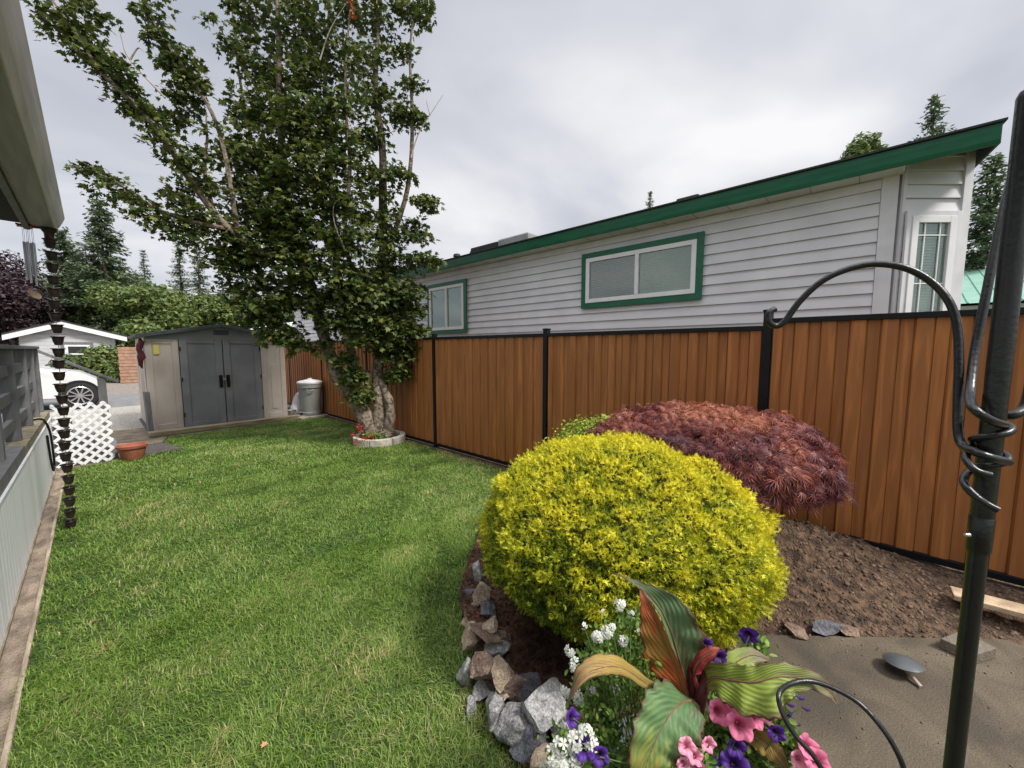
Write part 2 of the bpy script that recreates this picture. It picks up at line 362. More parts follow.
def split_bed():
    m, nt, b = nodes('bed_ground'); N = nt.nodes; L = nt.links; b.inputs['Roughness'].default_value = .95
    geo = N.new('ShaderNodeTexCoord'); sp = N.new('ShaderNodeSeparateXYZ'); L.new(geo.outputs['Object'], sp.inputs[0])
    nz = N.new('ShaderNodeTexNoise'); nz.inputs['Scale'].default_value = 22; nz.inputs['Detail'].default_value = 10; L.new(geo.outputs['Object'], nz.inputs['Vector'])
    def ramp(c):
        r = N.new('ShaderNodeValToRGB'); e = r.color_ramp.elements; e[0].position = .38; e[1].position = .66
        e[0].color = (*c[0], 1); e[1].color = (*c[1], 1); L.new(nz.outputs['Fac'], r.inputs[0]); return r
    a = ramp([(.035, .017, .010), (.15, .075, .045)]); d = ramp([(.05, .03, .019), (.18, .112, .066)])
    mr = N.new('ShaderNodeMapRange'); mr.inputs['From Min'].default_value = 2.3; mr.inputs['From Max'].default_value = 2.6; L.new(sp.outputs[0], mr.inputs['Value'])
    mx = N.new('ShaderNodeMixRGB'); L.new(mr.outputs[0], mx.inputs[0]); L.new(a.outputs[0], mx.inputs[1]); L.new(d.outputs[0], mx.inputs[2]); L.new(mx.outputs[0], b.inputs['Base Color'])
    n2 = N.new('ShaderNodeTexNoise'); n2.inputs['Scale'].default_value = 70; n2.inputs['Detail'].default_value = 8; L.new(geo.outputs['Object'], n2.inputs['Vector'])
    bp = N.new('ShaderNodeBump'); bp.inputs['Distance'].default_value = .03; bp.inputs['Strength'].default_value = 1; L.new(n2.outputs['Fac'], bp.inputs['Height']); L.new(bp.outputs[0], b.inputs['Normal'])
    return m
mBedG = split_bed()
o = npmesh('planting_bed', V, Fq, mBedG, smooth=True); tag(o, kind='structure')
# clods and mulch chips lying on the bed
ico = [(0, 0, 1), (.9, 0, .1), (0, .8, 0), (-.7, -.2, .2), (.1, -.9, -.1), (0, .1, -.8)]
icof = [(0, 1, 2), (0, 2, 3), (0, 3, 4), (0, 4, 1), (5, 2, 1), (5, 3, 2), (5, 4, 3), (5, 1, 4)]
SLABP = [(1.25, .45), (2.2, .42), (3.27, -.80), (3.3, -4), (1.25, -4)]
n = 9000; px_ = rng.uniform(2.35, 3.7, n); py_ = rng.uniform(-1.6, 1.6, n)
k = ~inpoly(px_, py_, SLABP); px_, py_ = px_[k], py_[k]; n = len(px_)
P = np.array([(x, y, bedh(x, y)+.004) for x, y in zip(px_, py_)]); S = .005+.016*rng.random(n)**4
Xf, Yf, Zf = frames(rdir(n))
tag(scatter('soil_clods', ico, icof, P, Xf, Yf, Zf, S, mat('clod', (.20, .13, .085), (.07, .045, .03), .95, 5, island=.35)), kind='stuff', label='loose brown clods over the mound of dug soil by the fence', cat='soil')
n = 9000; px_ = rng.uniform(1.15, 2.4, n); py_ = rng.uniform(.4, 2.3, n); k = inpoly(px_, py_, BED); px_, py_ = px_[k], py_[k]; n = len(px_)
P = np.array([(x, y, bedh(x, y)+.008) for x, y in zip(px_, py_)])
chip = [(-.5, -.12, 0), (.5, -.1, .05), (.5, .1, 0), (-.5, .12, .06)]
Xf, Yf, Zf = frames(nrm(np.array([0, 0, 1.])+rng.normal(size=(n, 3))*.5))
tag(scatter('bark_mulch', chip, [(0, 1, 2, 3)], P, Xf, Yf, Zf, .012+.025*rng.random(n), mat('mulch_chip', (.2, .085, .045), (.06, .028, .018), .9, 5, island=.4)), kind='stuff', label='dark red brown bark mulch under the golden shrub', cat='mulch')
sheet('patio_slab', SLABP, .10, mSlab)
n = 5200; px_ = rng.uniform(1.9, 3.3, n); py_ = rng.uniform(-2.0, .45, n); k = inpoly(px_, py_, SLABP)
de = (px_-2.2)*.754+(py_-.42)*.657      # distance to the edge under the mound
k &= rng.random(n) < np.exp(-np.abs(de)/.22)*.9+.10; px_, py_ = px_[k], py_[k]; n = len(px_)
P = np.stack([px_, py_, np.full(n, .1015)], 1); Xf, Yf, Zf = frames(rdir(n))
tag(scatter('slab_grit', ico, icof, P, Xf, Yf, Zf, .0012+.006*rng.random(n)**5, mat('grit', (.24, .18, .12), (.07, .05, .035), .95, 5, island=.4)), kind='stuff', label='soil crumbs and grit scattered over the patio slab', cat='grit')
sheet('lawn_base', LAWN, 0, mLawnSoil)
sheet('edging_soil', [(-.43, -3), (-.33, -3), (-.33, 7.75), (-.43, 7.75)], .0, mat('edge_dirt', (.42, .33, .25), (.17, .135, .10), .95, 6, stretch=(2, 1, 1), bump=1, bscale=50))
t = MB(); t.box(-.345, -.325, -3, 7.7, -.02, .025)
tag(t.build('lawn_edging', mEdge, bevel=.004), 'thin weathered wooden lawn edging strip beside the white deck skirt', 'edging')
# paved and gravel area beyond the lawn
sheet('paved_path', [(-.45, 7.78), (.08, 7.87), (.60, 8.4), (.83, 9.32), (3.1, 9.36), (3.6, 9.3), (3.6, 10.4), (-.9, 10.9), (-.9, 8.2)], .004, mPaver)
sheet('gravel_drive', [(-9, 10.6), (.6, 10.6), (3.9, 11.8), (3.9, 15.2), (-9, 15.2)], -.004, mGravel)
sheet('road', [(-60, 15.2), (40, 15.2), (40, 19.5), (-60, 19.5)], -.01, mRoad)
sheet('far_yard', [(-40, 19.5), (30, 19.5), (30, 34), (-40, 34)], -.015, mBrownGravel)
# grass
def dryf(x, y):
    d = np.zeros(len(x))
    for cx, cy, rx, ry, s in ((1.62, 2.55, .2, .16, .5), (.12, 3.45, .07, .1, .7), (-.12, 3.2, .06, .12, .4), (-.08, 2.9, .06, .08, .4), (.62, 3.9, .12, .3, .2), (2.6, 7.4, .3, .3, .3), (3.5, 5, .12, 1.5, .3)):
        d += s*np.exp(-(((x-cx)/rx)**2+((y-cy)/ry)**2))
    return d
def grass(n, y0, y1, x0, x1, hmin, hmax, wd):
    x = rng.uniform(x0, x1, n); y = rng.uniform(y0, y1, n); k = inpoly(x, y, LAWN)
    k &= ((x-3.27)**2+(y-6.12)**2) > .36**2
    x, y = x[k], y[k]; n = len(x)
    D = .733*x+.674*y; keep = (D > .35); x, y = x[keep], y[keep]; n = len(x)
    cl = np.array([noise.noise(Vector((a*3.1, b*3.1, 0)))+.6*noise.noise(Vector((a*11, b*11, 3))) for a, b in zip(x, y)])
    big0 = np.array([noise.noise(Vector((a*4.1, b*4.1, 20))) for a, b in zip(x, y)])
    h = rng.uniform(hmin, hmax, n)*(1+.4*cl); an = rng.uniform(0, 2*PI, n); tl = rng.uniform(.2, 1.6, n)
    # blades lean together in small tufts
    dirx = np.cos(an)+cl*1.6; diry = np.sin(an)+big0*.8; q = np.hypot(dirx, diry)+1e-6; dirx /= q; diry /= q
    wx, wy = -diry, dirx; wv = wd*rng.uniform(.6, 1.4, n)
    P0 = np.stack([x, y, np.full(n, -.002)], 1); side = np.stack([wx, wy, np.zeros(n)], 1); dr = np.stack([dirx, diry, np.zeros(n)], 1)
    up = np.array([0, 0, 1.])
    mid = P0+up*(h*.55)[:, None]+dr*(h*tl*.3)[:, None]; tip = P0+up*(h*np.maximum(.3, 1-.35*tl))[:, None]+dr*(h*tl)[:, None]
    V = np.stack([P0-side*wv[:, None], P0+side*wv[:, None], mid+side*(wv*.8)[:, None], mid-side*(wv*.8)[:, None], tip], 1)
    idx = (np.arange(n)*5)[:, None, None]
    Ft = (np.array([[0, 1, 2], [0, 2, 3], [3, 2, 4]])[None]+idx).reshape(-1, 3)
    big = np.array([noise.noise(Vector((a*.9+b*.5, b*.5, 9))) for a, b in zip(x, y)])
    dry = .8*dryf(x, y)+.26*big+.22*cl-.17
    dead = (rng.random(n) < .014)*.6
    return V.reshape(-1, 3), Ft, np.repeat(dry+dead, 5)
parts = [grass(100000, .6, 3.0, -.33, 2.4, .02, .048, .0018), grass(80000, 2.6, 5.6, -.33, 3.65, .022, .048, .0028), grass(62000, 5.4, 9.4, -.33, 3.65, .022, .05, .0042)]
Vs = []; Fs = []; As = []; off = 0
for v_, f_, a_ in parts: Vs.append(v_); Fs.append(f_+off); As.append(a_); off += len(v_)
tag(npmesh('grass', np.concatenate(Vs), np.concatenate(Fs), mGrass, attrs={'dry': np.concatenate(As)}), 'mown green lawn grass with a few straw patches', 'grass', kind='stuff')

# ------------------------------------------------------------------ fence
fx = 3.75
fence = thing('fence', (fx, .61, 0), 'wood grain metal board fence in black frame running beside the lawn', 'fence')
posts = [.61+2.27*k for k in range(-3, 7)]
def board_panel(y0, y1, z0, z1):
    b = MB(); y = y0; k = 0
    while y < y1-.01:
        w_ = (.098 if k % 2 == 0 else .066); ye = min(y+w_, y1)
        fr = -.020 if k % 2 == 0 else -.004
        ye2 = ye-.0015
        # each board folded from sheet: face and tapering flank
        if k % 2 == 0: prof = [(y, .0), (y+.010, fr), (ye2-.010, fr), (ye2, .0), (ye2, .012), (y, .012)]
        else: prof = [(y, fr), (ye2, fr), (ye2, .012), (y, .012)]
        vs = [(fx+a, yy, z) for z in (z0, z1) for yy, a in prof]; n = len(prof)
        b.add(vs, [tuple(range(n)), tuple(range(n, 2*n))]+[(i, (i+1) % n, (i+1) % n+n, i+n) for i in range(n)])
        y = ye; k += 1
    b.box(fx+.013, fx+.016, y0, y1, z0, z1)
    b.build('board_panel', mFence, fence)
for i, y in enumerate(posts):
    hi = y < .7
    z0, z1 = (.12, 1.90) if hi else (0, 1.83)
    if hi and i < 3: z1 = 1.90
    p = MB().box(fx-.035, fx+.035, y-.03, y+.03, z0-.3, z1); p.box(fx-.04, fx+.04, y-.035, y+.035, z1, z1+.018)
    p.build('post', mBlackM, fence, bevel=.003)
    if i < len(posts)-1:
        y2 = posts[i+1]; hi2 = y < .5
        b0, b1 = (.17, 1.845) if hi2 else (0.02, 1.79)
        board_panel(y+.031, y2-.031, b0+.04, b1-.03)
        MB().box(fx-.034, fx+.03, y+.03, y2-.03, b1-.04, b1).build('top_rail', mBlackM, fence, bevel=.003)
        MB().box(fx-.034, fx+.03, y+.03, y2-.03, b0, b0+.045).build('bottom_rail', mBlackM, fence, bevel=.003)
tag(MB().box(3.60, 3.66, -.75, 2.6, .05, .09).build('gravel_board', mBlackM), 'black edging strip lying in soil below the right end of the fence', 'edging') if False else None

# ------------------------------------------------------------------ neighbour house
nh = thing('neighbour_house', (7, 4, 0), 'long white clapboard house with dark green fascia behind the fence', 'house')
hx = 5.6
def siding(b, p0, p1, nrmv, z0, z1, lap=.131):
    """lapped boards from p0 to p1 (2D), outward normal nrmv"""
    z = z0; nv = Vector((*nrmv, 0))
    while z < z1-.01:
        zt = min(z+lap, z1)
        prof = [(0, 0), (.030, 0), (.028, lap*.10), (.006, zt-z-.006), (0, zt-z-.006)]
        b.extr(prof, (p0[0], p0[1], z), (p1[0], p1[1], z), nv)
        z += lap
wl = MB()
siding(wl, (hx, .0), (hx, 17), (-1, 0), .35, 3.36)
wl.box(hx+.001, hx+.15, -.1, 17, -.05, 3.4)
d45 = Vector((.5, -.55, 0)).normalized(); n45 = (-d45.y*-1, 0)
nb = Vector((d45.y, -d45.x, 0)); nb = nb if nb.dot(Vector((-1, -1, 0))) > 0 else -nb
A = Vector((5.6, -.16, 0)); B = Vector((6.035, -.635, 0))
siding(wl, (A.x, A.y), (B.x, B.y), (nb.x, nb.y), .35, 3.54)
wl.prism([(A.x-nb.x*.002, A.y-nb.y*.002), (B.x-nb.x*.002, B.y-nb.y*.002), (B.x+.8, B.y+.3), (A.x+.6, A.y+.6)], 0, 3.52)
wl.box(B.x+.02, 12.6, -.62, -.5, 0, 3.38); wl.box(12.6, 12.75, -.62, 17, 0, 3.38)
# gable triangle at the near end
wl.add([(B.x, -.56, 3.38), (12.6, -.56, 3.38), (9.1, -.56, 4.05), (B.x, -.5, 3.38), (12.6, -.5, 3.38), (9.1, -.5, 4.05)], [(0, 1, 2), (5, 4, 3), (0, 3, 4, 1), (1, 4, 5, 2), (2, 5, 3, 0)])
wl.build('wall', mSiding, nh)
cb_ = MB(); cb_.box(hx-.03, hx+.0005, -.13, -.003, .3, 3.36)
cb_.bar(A+nb*.014+Vector((0, 0, .3)), A+nb*.014+Vector((0, 0, 3.52)), .03, .03, up=(nb.x, nb.y, 0))
cb_.build('corner_board', mTrim, nh, bevel=.003)
e2 = B-d45*.035+nb*.02
MB().bar(e2+Vector((0, 0, .3)), e2+Vector((0, 0, 3.56)), .085, .04, up=(nb.x, nb.y, 0)).build('corner_board', mTrim, nh, bevel=.003)
# roof
ry0, ry1 = -.735, 17.3
rf = MB(); s_ = .155
rf.add([(5.24, ry0, 3.487), (9.1, ry0, 3.487+3.86*s_), (13.2, ry0, 3.487), (13.2, ry0, 3.505), (9.1, ry0, 3.505+3.86*s_), (5.24, ry0, 3.505)] +
       [(5.24, ry1, 3.487), (9.1, ry1, 3.487+3.86*s_), (13.2, ry1, 3.487), (13.2, ry1, 3.505), (9.1, ry1, 3.505+3.86*s_), (5.24, ry1, 3.505)],
       [(0, 1, 4, 5), (1, 2, 3, 4), (6, 11, 10, 7), (7, 10, 9, 8), (0, 6, 7, 1), (1, 7, 8, 2), (5, 4, 10, 11), (4, 3, 9, 10), (0, 5, 11, 6), (2, 8, 9, 3)])
rf.build('roof', mRoofDk, nh)
fa = MB(); fa.extr([(0, 0), (-.012, .035), (-.018, .07), (-.026, .11), (-.03, .162), (.02, .162), (.02, 0)], (5.3, ry0+.02, 3.325), (5.3, ry1-.02, 3.325), (1, 0, 0))
fa.build('fascia', mGreen, nh, bevel=.004)
sj = MB(); sj.box(5.322, 5.6, -.16, ry1-.05, 3.333, 3.36); sj.cm = 1
for k in range(42): sj.box(5.33, 5.575, ry0+.9+k*.4, ry0+.908+k*.4, 3.329, 3.3325)
sj.build('soffit', [mSoffit, mGutter], nh)
MB().extr([(0, 0), (.02, 0), (.02, .16), (0, .16)], (5.35, ry0+.01, 3.345), (9.1, ry0+.01, 3.345+3.75*s_), (0, 1, 0)).build('rake_board', mRoofDk, nh)
tb = MB(); tb.box(hx-.028, hx-.006, .0, 16.9, 3.25, 3.325); tb.build('frieze_board', mTrim, nh)
def window(o, u, nv, w_, h_, trim, tw, bl, split=True, grid=False, slat=.028):
    """o lower left outside corner of the trim, u along, nv outward; trim > frame, pane, blind"""
    u = Vector(u).normalized(); nv = Vector(nv).normalized(); o = Vector(o)+nv*.023; R = Matrix((u, nv, Vector((0, 0, 1)))).transposed()
    def bx(m, a0, a1, b0, b1, c0, c1):
        m.obox(o+R@Vector(((a0+a1)/2, (b0+b1)/2, (c0+c1)/2)), (a1-a0, b1-b0, c1-c0), R)
    t = MB(); bx(t, 0, tw, .022, .046, 0, h_); bx(t, w_-tw, w_, .022, .046, 0, h_); bx(t, tw, w_-tw, .022, .046, 0, tw); bx(t, tw, w_-tw, .022, .046, h_-tw, h_)
    win = t.build('window', trim, nh, bevel=.002)
    f = MB(); fw = .062; a, b_ = tw+.001, w_-tw-.001; c, d = tw+.001, h_-tw-.001
    bx(f, a, a+fw, .0, .056, c, d); bx(f, b_-fw, b_, .0, .056, c, d); bx(f, a+fw, b_-fw, .0, .056, c, c+fw); bx(f, a+fw, b_-fw, .0, .056, d-fw, d)
    mid = (a+b_)/2+.02
    if split: bx(f, mid-.028, mid+.028, .0, .06, c+fw, d-fw)
    if grid:
        g0 = .012
        for q in (a+fw+.08, b_-fw-.08): bx(f, q-g0/2, q+g0/2, .030, .040, c+fw, d-fw)
        for q in (c+fw+.15, d-fw-.12, (c+d)/2): bx(f, a+fw, b_-fw, .031, .0405, q-g0/2, q+g0/2)
    f.build('frame', mVinyl, win, bevel=.003)
    p = MB(); bx(p, a+fw, b_-fw, .026, .029, c+fw, d-fw); p.build('pane', mGlass, win)
    for side, mm in enumerate(bl):
        s = MB(); a0, a1 = (a+fw, mid-.028) if side == 0 else (mid+.028, b_-fw)
        if not split: a0, a1 = (a+fw, b_-fw)
        z = c+fw
        while z < d-fw-.005:
            zt = min(z+slat*.93, d-fw)
            # tilted slat
            s.add([o+R@Vector((a0, .022, z)), o+R@Vector((a1, .022, z)), o+R@Vector((a1, .012, zt)), o+R@Vector((a0, .012, zt)), o+R@Vector((a0, .020, z)), o+R@Vector((a1, .020, z)), o+R@Vector((a1, .010, zt)), o+R@Vector((a0, .010, zt))],
                  [(0, 1, 2, 3), (7, 6, 5, 4), (0, 4, 5, 1), (2, 6, 7, 3)]); z += slat
        s.build('blind', mm, win)
    return win
window((hx, 3.54, 2.26), (0, -1, 0), (-1, 0, 0), 1.87, .88, mGreen, .085, [mBlindDk, mBlind])
window((hx, 7.86, 1.95), (0, -1, 0), (-1, 0, 0), 1.42, 1.16, mGreen, .085, [mBlindDk, mBlind])
ob = A+d45*.004
window((ob.x, ob.y, 1.55), d45, nb, .535, 1.41, mTrim, .05, [mBlind], split=False, grid=True)
# rooftop parts
def onroof(px, py, X): return gx(px, py, X)
p = onroof(492, 243, 5.75); MB().box(5.55, 6.0, p[1]-.35, p[1]+.45, 3.5, 3.72).build('skylight_kerb', mRoofDk, nh, bevel=.02)
MB().box(5.55, 6.05, p[1]-1.15, p[1]-.36, 3.5, 3.745).build('skylight', mBin, nh, bevel=.03)
for pxx, zz_, r_ in ((457, .13, .09), (474, .1, .1)):
    q = onroof(pxx, 255, 5.7); MB().lathe([(r_*.6, 0), (r_*.6, zz_), (r_, zz_+.02), (r_*.8, zz_+.07), (.01, zz_+.09)], (5.7, q[1], 3.52), 12).build('roof_vent', mRoofDk, nh)
q = onroof(689, 205, 6.2); MB().box(6.1, 6.4, q[1]-.16, q[1]+.16, 3.6, 3.85).build('roof_vent', mRoofDk, nh, bevel=.02)

# far right: pale green metal roof building
gb = thing('green_roof_house', (26, -3.5, 0), 'low building with pale green metal roof beyond the white house on the right', 'building')
gr = MB()
gr.add([(21, -9, 3.2), (21, 2.5, 3.2), (26, 2.5, 5.0), (26, -9, 5.0), (31, 2.5, 3.2), (31, -9, 3.2)], [(0, 1, 2, 3), (3, 2, 4, 5), (1, 4, 2), (0, 3, 5)])
for k in range(28): gr.bar((21, 2.3-k*.4, 3.215), (26, 2.3-k*.4, 5.015), .03, .04)
gr.build('roof', mat('mint_roof', (.24, .42, .34), (.2, .36, .29), .5, 2), gb, fix=False)
MB().box(21.5, 30.5, -8.5, 2, 0, 3.15).build('wall', mTrim, gb)

# ------------------------------------------------------------------ storage shed
sh = thing('storage_shed', (1.83, 10.8, 0), 'grey and beige plastic storage shed with double doors at the lawn end', 'shed')
sx0, sx1, sy0, sy1 = .66, 3.0, 9.9, 12.0; sz = 1.82
def shed_panel(x0, x1, rec):
    b = MB(); b.box(x0, x1, sy0, sy0+.05, .04, sz)
    # raised frame around a recessed field
    for (a, c, d, e_) in ((x0, x0+.10, .04, sz), (x1-.10, x1, .04, sz), (x0+.10, x1-.10, .04, .16), (x0+.10, x1-.10, sz-.12, sz)): b.box(a+.0005, c-.0005, sy0-.016, sy0-.001, d+.0005, e_-.0005)
    if rec: b.box(x0+.18, x1-.18, sy0-.013, sy0-.001, .25, 1.25)
    b.build('wall_panel', mShedW, sh, bevel=.006)
shed_panel(sx0, 1.14, False); shed_panel(2.52, sx1, True)
b = MB(); b.box(sx0, sx0+.05, sy0+.051, sy1, .04, sz); b.box(sx1-.05, sx1, sy0+.051, sy1, .04, sz); b.box(sx0+.05, sx1-.05, sy1-.05, sy1, .04, sz)
for k in range(4): b.box(sx0-.014, sx0-.001, sy0+.12+k*.48, sy0+.5+k*.48, .12, sz-.1)
b.build('side_wall', mShedW, sh, bevel=.006)
for x0, x1, hx_ in ((1.15, 1.83, 1.775), (1.845, 2.51, 1.90)):
    b = MB(); b.box(x0, x1, sy0-.010, sy0+.03, .03, sz-.01)
    for (a, c, d, e_) in ((x0, x0+.12, .03, sz-.01), (x1-.12, x1, .03, sz-.01), (x0+.12, x1-.12, .03, .14), (x0+.12, x1-.12, sz-.11, sz-.01)): b.box(a+.0005, c-.0005, sy0-.028, sy0-.011, d+.0005, e_-.0005)
    dr = b.build('door', mShedD, sh, bevel=.006)
    MB().box(hx_-.03, hx_+.03, sy0-.045, sy0-.0285, .80, 1.06).box(hx_-.012, hx_+.012, sy0-.075, sy0-.0455, .84, 1.02).build('handle', mBlackM, dr, bevel=.006)
    for z in (.3, 1.0, 1.6):
        xx = x0+.012 if x0 < 1.5 else x1-.012
        MB().lathe([(.010, -.04), (.010, .04)], (xx, sy0-.035, z), 8).build('hinge', mBlackM, dr)
MB().box(1.81, 1.86, sy0-.06, sy0-.046, .95, 1.0).build('padlock', mSteel, sh, bevel=.004)
b = MB(); b.extr([(sx0+.01, sz-.03), (sx1-.01, sz-.03), (sx1, sz+.02), (1.83, 2.06), (sx0, sz+.02)], (0, sy0-.034, 0), (0, sy0+.03, 0), (1, 0, 0)); b.build('gable', mShedD, sh)
MB().box(1.7, 1.96, sy0-.045, sy0-.0345, 1.89, 1.98).build('vent', mShedR, sh, bevel=.004)
b = MB()
for sgn, xa, xb in ((1, sx0-.12, 1.83), (-1, sx1+.12, 1.83)):
    b.extr([(xa, sz+.005), (xb, 2.072), (xb, 2.115), (xa, sz+.05)], (0, sy0-.12, 0), (0, sy1+.1, 0), (1, 0, 0))
    b.extr([(xa, sz-.02), (xb, 2.047), (xb, 2.115), (xa, sz+.05)], (0, sy0-.14, 0), (0, sy0-.1205, 0), (1, 0, 0))
b.build('roof', mShedR, sh, bevel=.005)
MB().box(1.5, 2.3, 10.9, 11.1, 2.13, 2.16)
MB().box(.62, 3.04, 9.86, 12.05, 0, .035).build('floor_sill', mShedR, sh)
MB().box(.78, .86, sy0-.022, sy0-.0165, 1.50, 1.68).build('sticker', mYel, sh)
# things around the shed
t = MB(); t.obox((.63, 9.72, .41), (.07, .16, .82), rz=.1, ry=-.02)
tag(t.build('grey_board', mGreyW, bevel=.005), 'dark grey board standing upright against the left corner of the shed', 'board')
t = MB(); rp_ = [(.60, 9.86, 1.80-.07*i) for i in range(9)]
t.tube([(a+.012*math.sin(i*1.7), b_, c) for i, (a, b_, c) in enumerate(rp_)], [.02, .045, .055, .045, .05, .06, .045, .035, .01], 7, jit=.6)
tag(t.build('wind_sock', mat('maroon_cloth', (.09, .012, .02), (.05, .01, .015), .8, 20), smooth=True), 'dark maroon cloth ornament hanging at the left corner of the shed', 'ornament')
t = MB(); t.obox((1.86, 9.50, .055), (2.55, .17, .09), rz=.02)
tag(t.build('timber_step', mBeam, bevel=.01), 'long damp timber beam lying in front of the shed doors', 'beam')
tb_ = thing('trash_can', (3.42, 9.62, .06), 'grey plastic trash can with white lid between shed and fence', 'trash can')
MB().lathe([(.205, .06), (.215, .075), (.215, .13), (.20, .14), (.245, .70), (.265, .705), (.265, .80), (.25, .80)], (3.42, 9.62, 0), 28).build('body', mBin, tb_, smooth=True)
ld = MB().lathe([(.275, .795), (.275, .83), (.24, .855), (.1, .885), (.02, .89)], (3.42, 9.62, 0), 28).build('lid', mLid, tb_, smooth=True)
MB().bar((3.36, 9.55, .90), (3.48, 9.68, .90), .04, .035).build('handle', mLid, ld, bevel=.01)
hd = Vector((-.33, -.94, 0)).normalized()
q = Vector((3.42, 9.62, .68))+hd*.262
MB().tube([q+Vector((.06, -.02, .0)), q+hd*.03+Vector((.05, -.02, -.03)), q+hd*.03+Vector((-.05, .02, -.03)), q+Vector((-.06, .02, 0))], .010, 6).build('side_handle', mBin, tb_)
t = MB(); t.obox((3.36, 9.52, .028), (.62, .5, .055), rz=.1); tag(t.build('paving_slab', mConc, bevel=.01), 'pale concrete slab under the grey trash can', 'paving slab')
def rock(loc, size, m, rot, seed, flat=.5):
    import bmesh
    bm = bmesh.new(); bmesh.ops.create_icosphere(bm, subdivisions=4, radius=1)
    r = random.Random(seed); planes = []
    for i in range(12):
        d = Vector((r.gauss(0, 1), r.gauss(0, 1), r.gauss(0, 1))).normalized(); planes.append((d, r.uniform(.38, .78)))
    for v in bm.verts:
        p = v.co.copy()
        for d, k in planes:
            s = p.dot(d)
            if s > k: p -= d*(s-k)*.99
        p *= 1+.10*noise.noise(v.co*2.2+Vector((seed, 0, 0)))+.035*noise.noise(v.co*7+Vector((seed, 3, 0)))
        v.co = p
    R = Matrix.Rotation(rot[2], 3, 'Z')@Matrix.Rotation(rot[1], 3, 'Y')@Matrix.Rotation(rot[0], 3, 'X')
    for v in bm.verts: v.co = R@Vector((v.co.x*size[0]*.66, v.co.y*size[1]*.66, v.co.z*size[2]*.60))
    me = bpy.data.meshes.new('rock'); bm.to_mesh(me); bm.free(); me.materials.append(m)
    me.polygons.foreach_set('use_smooth', [True]*len(me.polygons))
    try: me.set_sharp_from_angle(angle=math.radians(14))
    except Exception: pass
    o = bpy.data.objects.new('rock', me); o.location = loc; COL.objects.link(o); return o
mRk = {'grey': mat('rock_grey', (.38, .37, .36), (.14, .14, .14), .85, 14, grain=.45, gscale=140, bump=.7, bscale=60, detail=10, dist=1.5),
       'pale': mat('rock_pale', (.50, .49, .48), (.20, .20, .20), .85, 11, grain=.45, gscale=140, bump=.7, bscale=60, detail=10, dist=2),
       'tan': mat('rock_tan', (.48, .38, .27), (.24, .18, .13), .85, 10, grain=.45, gscale=140, bump=.6, bscale=60, detail=10, dist=1),
       'brown': mat('rock_brown', (.29, .2, .145), (.12, .08, .065), .85, 12, grain=.45, gscale=140, bump=.7, bscale=60, detail=10, dist=1),
       'slate': mat('rock_slate', (.17, .17, .19), (.06, .06, .07), .8, 12, grain=.45, gscale=140, bump=.7, bscale=60, detail=10, dist=1),
       'cream': mat('rock_cream', (.62, .5, .35), (.42, .32, .22), .85, 12, grain=.45, gscale=140, bump=.5, bscale=60, detail=10)}
# scraps beside the trash can
t = thing('scrap_bag', (3.1, 9.85, 0), 'pale sack leaning behind the left side of the trash can', 'sack')
MB().tube(spline([(3.22, 9.86, .0), (3.2, 9.86, .2), (3.22, 9.88, .42), (3.27, 9.9, .58)], 4), lerpl([.13, .15, .09, .03], 13), 12, jit=.2).build('cloth', mLid, t, smooth=True)
for i, (x, y, z, s, mm, lb) in enumerate([(3.10, 9.62, .1, (.3, .14, .12), 'slate', 'dark flat stone between the shed and the trash can'), (3.04, 9.70, .2, (.28, .1, .05), 'pale', 'thin pale stone lying on the dark one beside the shed'), (3.16, 9.40, .04, (.22, .14, .08), 'tan', 'small tan stone at the lawn edge before the trash can')]):
    o = rock((x, y, z), s, mRk[mm], (.1, .1, .4*i), 50+i); tag(o, lb, 'stone', 'stones by the trash can')

# ------------------------------------------------------------------ left side: own deck, roof and its fittings
dk = thing('deck', (-1.2, 5, 0), 'raised deck with white panelled skirt and dark grey railing at the left edge', 'deck')
sk = MB(); k = 0; y = 1.2
while y < 7.95:
    sk.box(-.46, -.432, y+.002, y+.098, .02, .68); sk.box(-.46, -.440, y+.098, y+.102, .02, .68); y += .1
sk.build('skirt_panel', mSkirt, dk, bevel=.002)
MB().box(-.475, -.426, 1.2, 7.97, .68, .697).build('skirt_cap', mTrim, dk, bevel=.003)
MB().box(-.46, -.425, 1.2, 7.97, .0, .019).build('skirt_base', mDeckLip, dk)
fl = MB()
for k in range(14): fl.box(-.60-.14*k-.135, -.60-.14*k, 1.2, 8.0, .70, .765)
fl.build('deck_floor', mDeck, dk)
MB().box(-.598, -.44, 5.2, 7.97, .6975, .775).build('deck_lip', mDeckLip, dk)
MB().box(-.598, -.44, 1.2, 5.199, .6975, .79).build('deck_kerb', mGreyW, dk)
tr = MB().box(-.60, -.47, 4.2, 8.05, 1.60, 1.635).build('top_rail', mGreyW, dk, bevel=.004)
for y in (4.62, 5.62, 6.62, 7.42, 7.98): MB().box(-.575, -.485, y-.045, y+.045, .776, 1.60).build('rail_post', mGreyW, dk, bevel=.004)
for z in (.93, 1.17, 1.41): MB().box(-.552, -.512, 4.67, 7.93, z-.045, z+.045).build('rail_board', mGreyW, dk, bevel=.003)
pp = MB().box(-.66, -.56, 4.28, 4.40, .77, 2.75).build('porch_post', mGutterL, dk, bevel=.006)
MB().box(-.62, -.60, 3.0, 4.27, .80, 1.58).build('rail_infill', mTrim, dk)
